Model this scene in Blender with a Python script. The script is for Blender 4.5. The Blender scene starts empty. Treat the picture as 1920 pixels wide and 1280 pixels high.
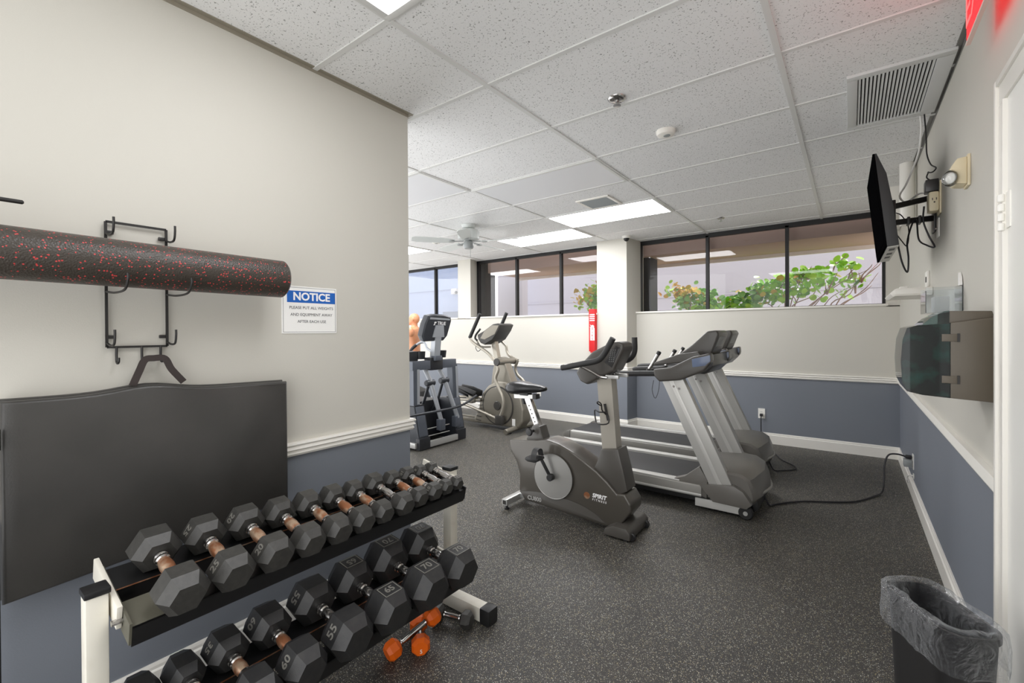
import bpy, bmesh, math, random
from mathutils import Vector, Matrix, Euler
random.seed(11)
S = bpy.context.scene
COL = S.collection
PI = math.pi

# ------------------------------------------------------------------ camera, world, exposure
F_PX, PITCH, YAW, ROLL, SHIFT = 843.5, math.radians(-0.340), math.radians(36.98), math.radians(-0.355), -13.4
cam = bpy.data.cameras.new('camera'); camo = bpy.data.objects.new('camera', cam); COL.objects.link(camo)
fwd = Vector((-math.sin(YAW)*math.cos(PITCH), math.cos(YAW)*math.cos(PITCH), math.sin(PITCH)))
rgt = Vector((math.cos(YAW), math.sin(YAW), 0)); upv = rgt.cross(fwd)
r2 = rgt*math.cos(ROLL) + upv*math.sin(ROLL); u2 = upv*math.cos(ROLL) - rgt*math.sin(ROLL)
camo.matrix_world = Matrix(((r2.x, u2.x, -fwd.x, 0), (r2.y, u2.y, -fwd.y, 0), (r2.z, u2.z, -fwd.z, 1.33), (0, 0, 0, 1)))
cam.sensor_width = 36; cam.lens = F_PX/1920*36; cam.shift_y = SHIFT/1920; cam.clip_start = .02
S.camera = camo
S.view_settings.view_transform = 'Standard'; S.view_settings.look = 'None'
S.view_settings.gamma = 1; S.view_settings.use_curve_mapping = False
S.view_settings.exposure = 0.27
S.cycles.max_bounces = 10; S.cycles.diffuse_bounces = 6; S.cycles.transparent_max_bounces = 24
S.cycles.caustics_reflective = False; S.cycles.caustics_refractive = False
w = bpy.data.worlds.new('world'); S.world = w; w.use_nodes = True
bg = w.node_tree.nodes['Background']; bg.inputs[0].default_value = (1.0, 1.0, 1.0, 1); bg.inputs[1].default_value = 1.95
PANEL = 14.0                      # emission of a lit ceiling panel
sun = bpy.data.lights.new('sun', 'SUN'); sun.energy = 3.0; sun.angle = math.radians(3); sun.color = (1, .96, .9)
suno = bpy.data.objects.new('sun', sun); COL.objects.link(suno); suno.rotation_euler = (math.radians(-35), math.radians(6), 0)

H = 2.59                          # ceiling
XL, XR = -2.045, 0.40             # left and right wall faces
YLE = 1.725                       # end of the left wall
YC, YB = 5.80, 6.03               # column / left bay wall face, right bay wall face

# ------------------------------------------------------------------ materials
def lin(c):
    o = []
    for v in c[:3]:
        v = v/255.0
        o.append(v/12.92 if v <= .04045 else ((v+.055)/1.055)**2.4)
    return (o[0], o[1], o[2], 1)
MATS = {}
def M(name, rgb=(128,)*3, rough=.5, metal=0.0, bump=None, var=None, emit=None, spec=None, coat=0, alpha=None, trans=0):
    """procedural material; bump=(scale, strength); var=(scale, other rgb, lo, hi)"""
    m = bpy.data.materials.new(name); m.use_nodes = True
    nt = m.node_tree; n = nt.nodes; b = n['Principled BSDF']
    b.inputs['Base Color'].default_value = lin(rgb); b.inputs['Roughness'].default_value = rough
    b.inputs['Metallic'].default_value = metal
    if spec is not None: b.inputs['Specular IOR Level'].default_value = spec
    if coat: b.inputs['Coat Weight'].default_value = coat; b.inputs['Coat Roughness'].default_value = .12
    if trans: b.inputs['Transmission Weight'].default_value = trans
    if alpha is not None: b.inputs['Alpha'].default_value = alpha
    if emit:
        b.inputs['Emission Color'].default_value = lin(emit[0]); b.inputs['Emission Strength'].default_value = emit[1]
    geo = n.new('ShaderNodeNewGeometry')
    if var:
        t = n.new('ShaderNodeTexNoise'); t.inputs['Scale'].default_value = var[0]; t.inputs['Detail'].default_value = 4
        nt.links.new(geo.outputs['Position'], t.inputs['Vector'])
        r = n.new('ShaderNodeValToRGB'); r.color_ramp.elements[0].position = var[2]; r.color_ramp.elements[1].position = var[3]
        r.color_ramp.elements[0].color = lin(rgb); r.color_ramp.elements[1].color = lin(var[1])
        nt.links.new(t.outputs['Fac'], r.inputs['Fac']); nt.links.new(r.outputs['Color'], b.inputs['Base Color'])
    if bump:
        t = n.new('ShaderNodeTexNoise'); t.inputs['Scale'].default_value = bump[0]; t.inputs['Detail'].default_value = 3
        nt.links.new(geo.outputs['Position'], t.inputs['Vector'])
        bp = n.new('ShaderNodeBump'); bp.inputs['Strength'].default_value = bump[1]; bp.inputs['Distance'].default_value = .002
        nt.links.new(t.outputs['Fac'], bp.inputs['Height']); nt.links.new(bp.outputs['Normal'], b.inputs['Normal'])
    MATS[name] = m
    return m

def wall_mat():
    m = M('painted_wall', (203, 200, 191), .6, bump=(260, .12)); nt = m.node_tree; n = nt.nodes; b = n['Principled BSDF']
    geo = n.new('ShaderNodeNewGeometry'); sx = n.new('ShaderNodeSeparateXYZ'); nt.links.new(geo.outputs['Position'], sx.inputs[0])
    lt = n.new('ShaderNodeMath'); lt.operation = 'LESS_THAN'; lt.inputs[1].default_value = .79; nt.links.new(sx.outputs['Z'], lt.inputs[0])
    mx = n.new('ShaderNodeMix'); mx.data_type = 'RGBA'; mx.inputs['A'].default_value = lin((203, 200, 191)); mx.inputs['B'].default_value = lin((120, 125, 134))
    nt.links.new(lt.outputs[0], mx.inputs['Factor']); nt.links.new(mx.outputs['Result'], b.inputs['Base Color'])
    return m
def floor_mat():
    m = M('rubber_floor', (46, 45, 44), .5, spec=.5); nt = m.node_tree; n = nt.nodes; b = n['Principled BSDF']
    geo = n.new('ShaderNodeNewGeometry')
    def specks(scale, thr, size):
        v = n.new('ShaderNodeTexVoronoi'); v.inputs['Scale'].default_value = scale; v.voronoi_dimensions = '2D'
        nt.links.new(geo.outputs['Position'], v.inputs['Vector'])
        s = n.new('ShaderNodeSeparateColor'); nt.links.new(v.outputs['Color'], s.inputs[0])
        a = n.new('ShaderNodeMath'); a.operation = 'LESS_THAN'; a.inputs[1].default_value = thr; nt.links.new(s.outputs[0], a.inputs[0])
        d = n.new('ShaderNodeMath'); d.operation = 'LESS_THAN'; d.inputs[1].default_value = size; nt.links.new(v.outputs['Distance'], d.inputs[0])
        p = n.new('ShaderNodeMath'); p.operation = 'MULTIPLY'; nt.links.new(a.outputs[0], p.inputs[0]); nt.links.new(d.outputs[0], p.inputs[1])
        return p, s
    p1, s1 = specks(175, .13, .31); p2, s2 = specks(380, .14, .34)
    mxm = n.new('ShaderNodeMath'); mxm.operation = 'MAXIMUM'; nt.links.new(p1.outputs[0], mxm.inputs[0]); nt.links.new(p2.outputs[0], mxm.inputs[1])
    t = n.new('ShaderNodeTexNoise'); t.inputs['Scale'].default_value = 2.2; t.inputs['Detail'].default_value = 5; nt.links.new(geo.outputs['Position'], t.inputs['Vector'])
    r = n.new('ShaderNodeValToRGB'); r.color_ramp.elements[0].position = .3; r.color_ramp.elements[1].position = .75
    r.color_ramp.elements[0].color = lin((50, 49, 48)); r.color_ramp.elements[1].color = lin((63, 61, 58)); nt.links.new(t.outputs['Fac'], r.inputs['Fac'])
    rs = n.new('ShaderNodeValToRGB'); rs.color_ramp.elements[0].color = lin((205, 205, 200)); rs.color_ramp.elements[1].color = lin((176, 160, 118)); nt.links.new(s1.outputs[1], rs.inputs['Fac'])
    mx = n.new('ShaderNodeMix'); mx.data_type = 'RGBA'; nt.links.new(mxm.outputs[0], mx.inputs['Factor'])
    nt.links.new(r.outputs['Color'], mx.inputs['A']); nt.links.new(rs.outputs['Color'], mx.inputs['B']); nt.links.new(mx.outputs['Result'], b.inputs['Base Color'])
    g = n.new('ShaderNodeTexNoise'); g.inputs['Scale'].default_value = 420; nt.links.new(geo.outputs['Position'], g.inputs['Vector'])
    bp = n.new('ShaderNodeBump'); bp.inputs['Strength'].default_value = .35; bp.inputs['Distance'].default_value = .002
    nt.links.new(g.outputs['Fac'], bp.inputs['Height']); nt.links.new(bp.outputs['Normal'], b.inputs['Normal'])
    return m
def tile_mat():
    m = M('acoustic_tile', (240, 240, 240), .9, spec=.1); nt = m.node_tree; n = nt.nodes; b = n['Principled BSDF']
    geo = n.new('ShaderNodeNewGeometry')
    t = n.new('ShaderNodeTexNoise'); t.inputs['Scale'].default_value = 125; t.inputs['Detail'].default_value = 2.5; t.inputs['Distortion'].default_value = .6
    nt.links.new(geo.outputs['Position'], t.inputs['Vector'])
    r = n.new('ShaderNodeValToRGB'); r.color_ramp.elements[0].position = .335; r.color_ramp.elements[1].position = .375
    r.color_ramp.elements[0].color = lin((150, 150, 148)); r.color_ramp.elements[1].color = lin((240, 240, 240))
    nt.links.new(t.outputs['Fac'], r.inputs['Fac']); nt.links.new(r.outputs['Color'], b.inputs['Base Color'])
    bp = n.new('ShaderNodeBump'); bp.inputs['Strength'].default_value = .25; bp.inputs['Distance'].default_value = .003
    nt.links.new(t.outputs['Fac'], bp.inputs['Height']); nt.links.new(bp.outputs['Normal'], b.inputs['Normal'])
    return m
def glass_mat(name, tint, rough=0.0, refl=1.0, fac=None):
    m = bpy.data.materials.new(name); m.use_nodes = True; nt = m.node_tree; n = nt.nodes
    for x in list(n):
        if x.type != 'OUTPUT_MATERIAL': n.remove(x)
    out = [x for x in n if x.type == 'OUTPUT_MATERIAL'][0]
    tr = n.new('ShaderNodeBsdfTransparent'); tr.inputs[0].default_value = (*tint, 1)
    gl = n.new('ShaderNodeBsdfGlossy'); gl.inputs['Roughness'].default_value = rough
    fr = n.new('ShaderNodeFresnel'); fr.inputs['IOR'].default_value = 1.5
    mu = n.new('ShaderNodeMath'); mu.operation = 'MULTIPLY'; mu.inputs[1].default_value = refl
    nt.links.new(fr.outputs[0], mu.inputs[0])
    mx = n.new('ShaderNodeMixShader'); nt.links.new(mu.outputs[0], mx.inputs[0]); nt.links.new(tr.outputs[0], mx.inputs[1]); nt.links.new(gl.outputs[0], mx.inputs[2])
    nt.links.new(mx.outputs[0], out.inputs['Surface']); MATS[name] = m
    return m
def emis(name, rgb, s):
    m = bpy.data.materials.new(name); m.use_nodes = True; nt = m.node_tree; b = nt.nodes['Principled BSDF']
    b.inputs['Base Color'].default_value = lin(rgb); b.inputs['Emission Color'].default_value = lin(rgb); b.inputs['Emission Strength'].default_value = s
    MATS[name] = m
    return m
def roller_mat():
    m = M('speckled_foam', (38, 36, 34), .4); nt = m.node_tree; n = nt.nodes; b = n['Principled BSDF']
    geo = n.new('ShaderNodeNewGeometry'); v = n.new('ShaderNodeTexVoronoi'); v.inputs['Scale'].default_value = 140
    nt.links.new(geo.outputs['Position'], v.inputs['Vector'])
    s = n.new('ShaderNodeSeparateColor'); nt.links.new(v.outputs['Color'], s.inputs[0])
    big = n.new('ShaderNodeTexNoise'); big.inputs['Scale'].default_value = 9; nt.links.new(geo.outputs['Position'], big.inputs['Vector'])
    mm = n.new('ShaderNodeMath'); mm.operation = 'MULTIPLY'; mm.inputs[1].default_value = .56; nt.links.new(big.outputs['Fac'], mm.inputs[0])
    a = n.new('ShaderNodeMath'); a.operation = 'LESS_THAN'; nt.links.new(s.outputs[0], a.inputs[0]); nt.links.new(mm.outputs[0], a.inputs[1])
    d = n.new('ShaderNodeMath'); d.operation = 'LESS_THAN'; d.inputs[1].default_value = .33; nt.links.new(v.outputs['Distance'], d.inputs[0])
    p = n.new('ShaderNodeMath'); p.operation = 'MULTIPLY'; nt.links.new(a.outputs[0], p.inputs[0]); nt.links.new(d.outputs[0], p.inputs[1])
    mx = n.new('ShaderNodeMix'); mx.data_type = 'RGBA'; mx.inputs['A'].default_value = lin((60, 54, 48)); mx.inputs['B'].default_value = lin((196, 66, 66))
    nt.links.new(p.outputs[0], mx.inputs['Factor']); nt.links.new(mx.outputs['Result'], b.inputs['Base Color'])
    v2 = n.new('ShaderNodeTexVoronoi'); v2.inputs['Scale'].default_value = 200; nt.links.new(geo.outputs['Position'], v2.inputs['Vector'])
    bp = n.new('ShaderNodeBump'); bp.inputs['Strength'].default_value = .5; bp.inputs['Distance'].default_value = .002
    nt.links.new(v2.outputs['Distance'], bp.inputs['Height']); nt.links.new(bp.outputs['Normal'], b.inputs['Normal'])
    return m
wall_mat(); floor_mat(); tile_mat(); roller_mat()
M('white_trim', (236, 233, 226), .35); M('grid_white', (222, 222, 220), .5); M('tan_trim', (150, 143, 128), .5); M('grey_trim', (120, 119, 115), .5)
M('diffuser', (228, 229, 232), .45); emis('lit_panel', (253, 253, 255), PANEL); emis('dim_panel', (253, 253, 255), PANEL*.5)
glass_mat('window_glass', (.88, .88, .89), 0, .6); glass_mat('clear_plastic', (.93, .95, .96), .05, 1.6)
glass_mat('smoked_plastic', (.42, .52, .52), .02, 1.0)
M('screen_black', (10, 10, 11), .6, spec=0); M('black_frame', (13, 12, 13), .5); M('black_metal', (34, 32, 31), .42); M('black_plastic', (30, 30, 31), .42); M('dark_rubber', (42, 42, 43), .52, bump=(350, .15))
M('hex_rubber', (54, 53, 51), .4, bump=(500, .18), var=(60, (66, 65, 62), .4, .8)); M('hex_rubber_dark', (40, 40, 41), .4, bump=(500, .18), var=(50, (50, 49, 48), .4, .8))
M('number_glint', (122, 120, 114), .32)  # black rubber numbers, their glint painted as a lighter grey
M('chrome', (186, 184, 182), .2, 1); M('rusty_steel', (186, 160, 136), .36, .6, var=(30, (158, 104, 72), .36, .56))
M('white_paint', (226, 222, 210), .45, var=(14, (214, 208, 194), .5, .8)); M('black_paint', (27, 27, 28), .38)
M('tray_olive', (98, 96, 84), .5, .2)  # olive tone; on the tray shelf it paints the light falling there
M('mat_vinyl', (54, 53, 51), .38, bump=(180, .25), var=(5, (64, 62, 60), .35, .8)); M('webbing', (58, 50, 48), .8, bump=(700, .3))
M('orange_rubber', (238, 104, 14), .45); M('paper', (244, 243, 240), .6); M('sign_blue', (26, 98, 186), .5); M('ink', (70, 70, 74), .6); M('white_ink', (248, 248, 248), .5)
M('bike_shell', (76, 72, 66), .28, .2, coat=.4); M('bike_grey', (168, 163, 153), .36, .4); M('disc_silver', (158, 157, 154), .36, .55)
M('dark_grip', (38, 38, 38), .5, bump=(500, .2)); M('saddle_vinyl', (22, 22, 24), .3, bump=(300, .1)); M('steel_satin', (196, 196, 194), .3, .6)
M('console_shell', (72, 69, 65), .38, coat=.15); M('console_dark', (42, 41, 41), .35, coat=.2); M('keypad', (120, 122, 122), .4)
M('tread_silver', (186, 185, 181), .4, .3); M('tread_rail', (205, 204, 200), .35, .3); M('tread_belt', (46, 46, 47), .6, bump=(400, .3)); M('hood_grey', (104, 101, 96), .4, coat=.15)
M('skirt_grey', (148, 146, 141), .42, .3); M('window_sheen', (104, 116, 140), .18)  # the blue-grey paints the windows' reflection as a colour
M('ell_champagne', (140, 135, 124), .34, .45); M('ell_tube', (172, 166, 154), .3, .6); M('ell_dark', (62, 60, 57), .4)
M('true_navy', (46, 49, 55), .4); M('true_blue', (88, 93, 102), .38, .2); M('true_black', (36, 37, 41), .42); M('true_silver', (178, 182, 188), .32, .4)
M('skin_rubber', (208, 146, 108), .45, var=(6, (198, 130, 92), .4, .8))
M('fan_white', (210, 214, 212), .4); M('fan_grey', (150, 154, 154), .4)
M('red_plastic', (214, 22, 26), .35); emis('exit_red', (255, 30, 40), .9); emis('exit_letter', (255, 90, 90), 1.3); M('exit_edge', (236, 206, 196), .2)
M('outlet_white', (240, 238, 232), .4); M('cream_plastic', (226, 214, 182), .45); M('slot_dark', (40, 38, 36), .5)
M('disp_brown', (92, 84, 72), .42, bump=(400, .1)); M('disp_teal', (38, 110, 112), .5); M('disp_green', (70, 138, 84), .5); M('disp_inner', (7, 14, 16), .5, var=(11, (44, 128, 112), .5, .72)); M('roll_paper', (196, 204, 196), .8)
M('bin_black', (28, 27, 28), .45); M('door_white', (236, 235, 230), .35)
M('cable_black', (26, 24, 28), .45); M('cable_white', (228, 226, 222), .45); M('port_silver', (190, 188, 182), .4)
M('ext_white', (184, 181, 190), .8); M('ext_sky_tint', (166, 184, 222), .8); M('soffit', (190, 164, 150), .8); M('soffit_light', (232, 222, 212), .8); M('ext_grey', (170, 160, 150), .9); M('ext_navy', (88, 106, 136), .7)  # the side garden wall's blue stands for skylight on white
M('ext_soil', (186, 176, 160), .9)
M('leaf_green', (150, 214, 44), .4, var=(3.5, (186, 232, 70), .4, .7)); M('leaf_dark', (112, 178, 62), .35, var=(4, (150, 200, 120), .4, .75)); M('leaf_orange', (226, 172, 70), .45, var=(4, (200, 208, 64), .4, .7)); M('branch_bark', (156, 128, 112), .8)
M('grille_grey', (214, 215, 214), .4); M('void_dark', (34, 34, 34), .9)
def liner_mat():
    m = bpy.data.materials.new('bag_film'); m.use_nodes = True; nt = m.node_tree; n = nt.nodes
    for x in list(n):
        if x.type != 'OUTPUT_MATERIAL': n.remove(x)
    out = [x for x in n if x.type == 'OUTPUT_MATERIAL'][0]
    tr = n.new('ShaderNodeBsdfTransparent'); tr.inputs[0].default_value = (.93, .94, .95, 1)
    gl = n.new('ShaderNodeBsdfGlossy'); gl.inputs['Roughness'].default_value = .16
    df = n.new('ShaderNodeBsdfDiffuse'); df.inputs[0].default_value = lin((240, 243, 248))
    a = n.new('ShaderNodeMixShader'); a.inputs[0].default_value = .55; nt.links.new(df.outputs[0], a.inputs[1]); nt.links.new(gl.outputs[0], a.inputs[2])
    lw = n.new('ShaderNodeLayerWeight'); lw.inputs[0].default_value = .32
    geo = n.new('ShaderNodeNewGeometry'); t = n.new('ShaderNodeTexNoise'); t.inputs['Scale'].default_value = 15; t.inputs['Detail'].default_value = 4; t.inputs['Distortion'].default_value = 2.5
    nt.links.new(geo.outputs['Position'], t.inputs['Vector'])
    bp = n.new('ShaderNodeBump'); bp.inputs['Strength'].default_value = .9; bp.inputs['Distance'].default_value = .015
    nt.links.new(t.outputs['Fac'], bp.inputs['Height']); nt.links.new(bp.outputs[0], gl.inputs['Normal']); nt.links.new(bp.outputs[0], lw.inputs['Normal'])
    ml = n.new('ShaderNodeMath'); ml.operation = 'MULTIPLY_ADD'; ml.inputs[1].default_value = .46; ml.inputs[2].default_value = .0; nt.links.new(lw.outputs['Facing'], ml.inputs[0])
    b = n.new('ShaderNodeMixShader'); nt.links.new(ml.outputs[0], b.inputs[0]); nt.links.new(tr.outputs[0], b.inputs[1]); nt.links.new(a.outputs[0], b.inputs[2])
    nt.links.new(b.outputs[0], out.inputs['Surface']); MATS['bag_film'] = m
liner_mat()

# ------------------------------------------------------------------ mesh helpers (all coordinates are world coordinates)
def catmull(pts, k=6, closed=False):
    P = [Vector(p) for p in pts]
    if len(P) < 3: return P
    out = []; n = len(P); rng = n if closed else n-1
    for i in range(rng):
        p0 = P[(i-1) % n] if (closed or i > 0) else P[0]*2-P[1]
        p1, p2 = P[i], P[(i+1) % n]
        p3 = P[(i+2) % n] if (closed or i+2 < n) else P[-1]*2-P[-2]
        for j in range(k):
            t = j/k
            out.append(.5*((2*p1)+(p2-p0)*t+(2*p0-5*p1+4*p2-p3)*t*t+(3*p1-p0-3*p2+p3)*t**3))
    if not closed: out.append(P[-1])
    return out
class MB:
    def __init__(s): s.bm = bmesh.new(); s.mi = 0
    def _add(s, bm2):
        for f in bm2.faces: f.material_index = s.mi
        me = bpy.data.meshes.new('t'); bm2.to_mesh(me); bm2.free(); s.bm.from_mesh(me); bpy.data.meshes.remove(me)
        return s
    def _bev(s, b, bevel, seg=2):
        if bevel:
            bmesh.ops.recalc_face_normals(b, faces=b.faces[:])
            bmesh.ops.bevel(b, geom=b.edges[:], offset=bevel, segments=seg, profile=.6, affect='EDGES', clamp_overlap=True)
    def box(s, x0, x1, y0, y1, z0, z1, bevel=0, mat=None):
        b = bmesh.new(); bmesh.ops.create_cube(b, size=1)
        for v in b.verts: v.co = Vector(((x0+x1)/2+v.co.x*(x1-x0), (y0+y1)/2+v.co.y*(y1-y0), (z0+z1)/2+v.co.z*(z1-z0)))
        s._bev(b, bevel)
        if mat is not None: bmesh.ops.transform(b, matrix=mat, verts=b.verts)
        return s._add(b)
    def bar(s, p0, p1, wid, hei, up=(0, 0, 1), bevel=0):
        """box beam from p0 to p1: wid across, hei along up"""
        p0, p1 = Vector(p0), Vector(p1); d = (p1-p0); L = d.length; d.normalize()
        sd = d.cross(Vector(up)).normalized(); u = sd.cross(d)
        b = bmesh.new(); bmesh.ops.create_cube(b, size=1)
        for v in b.verts: v.co = Vector((v.co.x*wid, v.co.y*hei, v.co.z*L))
        s._bev(b, bevel)
        m = Matrix((sd, u, d)).transposed().to_4x4(); m.translation = (p0+p1)/2
        bmesh.ops.transform(b, matrix=m, verts=b.verts); bmesh.ops.recalc_face_normals(b, faces=b.faces[:])
        return s._add(b)
    def prism(s, poly, a, b_, axis='Y', bevel=0, seg=2):
        f = {'Y': lambda p, t: (p[0], t, p[1]), 'X': lambda p, t: (t, p[0], p[1]), 'Z': lambda p, t: (p[0], p[1], t)}[axis]
        b = bmesh.new(); A = [b.verts.new(f(p, a)) for p in poly]; B = [b.verts.new(f(p, b_)) for p in poly]; n = len(poly)
        b.faces.new(A); b.faces.new(B[::-1])
        for i in range(n): b.faces.new((A[i], B[i], B[(i+1) % n], A[(i+1) % n]))
        bmesh.ops.recalc_face_normals(b, faces=b.faces[:]); s._bev(b, bevel, seg); bmesh.ops.recalc_face_normals(b, faces=b.faces[:])
        return s._add(b)
    def loft(s, rings, cap=True, closed=False):
        b = bmesh.new(); R = [[b.verts.new(p) for p in r] for r in rings]; n = len(R[0])
        m = len(R)
        for i in range(m if closed else m-1):
            for j in range(n):
                b.faces.new((R[i][j], R[i][(j+1) % n], R[(i+1) % m][(j+1) % n], R[(i+1) % m][j]))
        if cap and not closed: b.faces.new(R[0][::-1]); b.faces.new(R[-1])
        bmesh.ops.recalc_face_normals(b, faces=b.faces[:])
        return s._add(b)
    def tube(s, pts, r, seg=10, k=6, closed=False, smooth=True, caps=True):
        P = catmull(pts, k, closed) if smooth else [Vector(p) for p in pts]
        n = len(P); rad = r if isinstance(r, (list, tuple)) else None
        t0 = (P[1]-P[0]).normalized(); nrm = t0.orthogonal().normalized(); rings = []
        for i, p in enumerate(P):
            if closed: t = (P[(i+1) % n]-P[i-1]).normalized()
            else: t = (P[min(i+1, n-1)]-P[max(i-1, 0)]).normalized()
            nrm = (nrm-t*nrm.dot(t)).normalized(); bn = t.cross(nrm)
            rr = r if rad is None else rad[0]+(rad[1]-rad[0])*i/(n-1)
            rings.append([p+(nrm*math.cos(2*PI*j/seg)+bn*math.sin(2*PI*j/seg))*rr for j in range(seg)])
        return s.loft(rings, cap=caps, closed=closed)
    def cyl(s, p0, p1, r0, r1=None, seg=20, bevel=0):
        r1 = r0 if r1 is None else r1; p0, p1 = Vector(p0), Vector(p1); d = (p1-p0).normalized(); n = d.orthogonal().normalized(); b = d.cross(n); L = (p1-p0).length
        ring = lambda c, r: [c+(n*math.cos(2*PI*j/seg)+b*math.sin(2*PI*j/seg))*r for j in range(seg)]
        rs = [ring(p0, r0), ring(p1, r1)]
        if bevel: rs = [ring(p0, r0-bevel), ring(p0+d*bevel, r0), ring(p1-d*bevel, r1), ring(p1, r1-bevel)]
        return s.loft(rs)
    def lathe(s, prof, o, d, seg=24):
        o, d = Vector(o), Vector(d).normalized(); n = d.orthogonal().normalized(); b = d.cross(n)
        return s.loft([[o+d*h+(n*math.cos(2*PI*j/seg)+b*math.sin(2*PI*j/seg))*max(r, .0004) for j in range(seg)] for r, h in prof])
    def ell(s, c, rx, ry, rz, seg=16, mat=None):
        b = bmesh.new(); bmesh.ops.create_uvsphere(b, u_segments=seg, v_segments=seg//2+2, radius=1)
        for v in b.verts: v.co = Vector((v.co.x*rx, v.co.y*ry, v.co.z*rz))
        if mat is not None: bmesh.ops.transform(b, matrix=mat.to_4x4(), verts=b.verts)
        for v in b.verts: v.co += Vector(c)
        return s._add(b)
    def quad(s, pts):
        b = bmesh.new(); b.faces.new([b.verts.new(p) for p in pts]); return s._add(b)
    def build(s, name, mats, parent=None, sharp=38):
        bm = s.bm
        for f in bm.faces: f.smooth = True
        for e in bm.edges:
            if len(e.link_faces) == 2 and e.calc_face_angle(0) > math.radians(sharp): e.smooth = False
        if parent is not None:
            o_ = org(parent)
            for v in bm.verts: v.co -= o_
        me = bpy.data.meshes.new(name); bm.to_mesh(me); bm.free()
        for m in (mats if isinstance(mats, (list, tuple)) else [mats]): me.materials.append(MATS[m])
        o = bpy.data.objects.new(name, me); COL.objects.link(o); o.parent = parent
        return o
def org(o):
    v = Vector((0, 0, 0))
    while o is not None: v = v+o.location; o = o.parent
    return v
def tag(o, label, cat, group=None):
    o['label'] = label; o['category'] = cat
    if group: o['group'] = group
    return o
def thing(name, label, cat, loc, group=None):
    o = bpy.data.objects.new(name, None); COL.objects.link(o); o.location = loc; o.empty_display_size = .05
    return tag(o, label, cat, group)
def struct(o): o['kind'] = 'structure'; return o
def relabel(o, s): o['label'] = s; return o
def solo(mb, name, mats, label, cat, group=None, base=None):
    """one-mesh thing whose origin sits at its base"""
    o = mb.build(name, mats)
    vs = [v.co.copy() for v in o.data.vertices]
    b = Vector(base) if base else Vector((sum(v.x for v in vs)/len(vs), sum(v.y for v in vs)/len(vs), min(v.z for v in vs)))
    for v in o.data.vertices: v.co -= b
    o.location = b
    return tag(o, label, cat, group)
def copy_tree(o, parent=None):
    c = o.copy(); COL.objects.link(c); c.parent = parent
    for ch in list(o.children): copy_tree(ch, c)
    return c
def text(body, size, o, xdir, ydir, mat, parent, name='lettering', ext=.0006, align='CENTER', width=None, shear=0, label=None):
    cu = bpy.data.curves.new('txt', 'FONT'); cu.body = body; cu.size = size; cu.extrude = ext; cu.align_x = align; cu.align_y = 'CENTER'; cu.shear = shear
    cu.resolution_u = 3
    if width: cu.offset = width
    ob = bpy.data.objects.new('txt', cu); COL.objects.link(ob)
    me = bpy.data.meshes.new_from_object(ob.evaluated_get(bpy.context.evaluated_depsgraph_get()))
    bpy.data.objects.remove(ob); bpy.data.curves.remove(cu)
    x, y = Vector(xdir).normalized(), Vector(ydir).normalized(); z = x.cross(y)
    m = Matrix((x, y, z)).transposed().to_4x4(); m.translation = Vector(o)-(org(parent) if parent else Vector())
    me.transform(m); me.materials.clear(); me.materials.append(MATS[mat]); me.name = name
    r = bpy.data.objects.new(name, me); COL.objects.link(r); r.parent = parent
    if label: r['label'] = label
    return r
V = Vector

# ------------------------------------------------------------------ the room
XF, YF = -7.9, -.45        # the parts of the room no view reaches are left open to daylight
plan = lambda y: [(XR+.15, YF-.15), (XR+.15, y), (XF, y), (XF, 4.7), (XL-.15, 1.60), (XL-.15, YF-.15)]
struct(MB().prism(plan(6.5), -.08, 0, 'Z').build('floor', 'rubber_floor'))
struct(MB().prism(plan(6.26), H, H+.06, 'Z').build('ceiling', 'acoustic_tile'))
g = MB()
gx = [-2.70+1.2192*k for k in range(-4, 3)]; gy = [1.77+.6096*j for j in range(-3, 8)]
edge = lambda x: YF if x > XL-.15 else 1.60+(XL-.15-x)*3.1/(XL-.15-XF)
for x in gx: g.box(x-.0125, x+.0125, max(YF, edge(x)), 6.2, H-.007, H+.01)
for y in gy: g.box(XL if y < 1.6 else max(XF, XL-.15-(y-1.60)*(XL-.15-XF)/3.1), XR, y-.012, y+.012, H-.0055, H+.01)
struct(g.build('ceiling_grid', 'grid_white'))
struct(MB().box(XL-.15, XL, YF, YLE, 0, H+.05).build('wall_left', 'painted_wall'))
struct(MB().box(XR, XR+.15, YF-.15, 6.3, 0, H+.05).build('wall_right', 'painted_wall'))
SL, SR = 1.585, 1.595
mb = MB(); mb.box(XF, -2.86, YC, 6.10, 0, SL-.02)                       # low wall under the left windows
mb.prism([(-2.86, YC), (-2.42, YC), (-2.375, YB), (-2.375, 6.30), (-2.86, 6.30)], 0, H+.05, 'Z')   # column
mb.prism([(-5.56, YC), (-5.26, YC), (-5.34, 6.10), (-5.56, 6.10)], SL-.03, H+.05, 'Z')  # pillar between the windows
mb.box(-2.38, XR, YB, 6.30, 0, SR-.02)                                    # low wall under the right window
mb.box(.295, XR, YB, 6.30, SR-.03, H+.05)
struct(mb.build('wall_back', 'painted_wall'))

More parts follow.
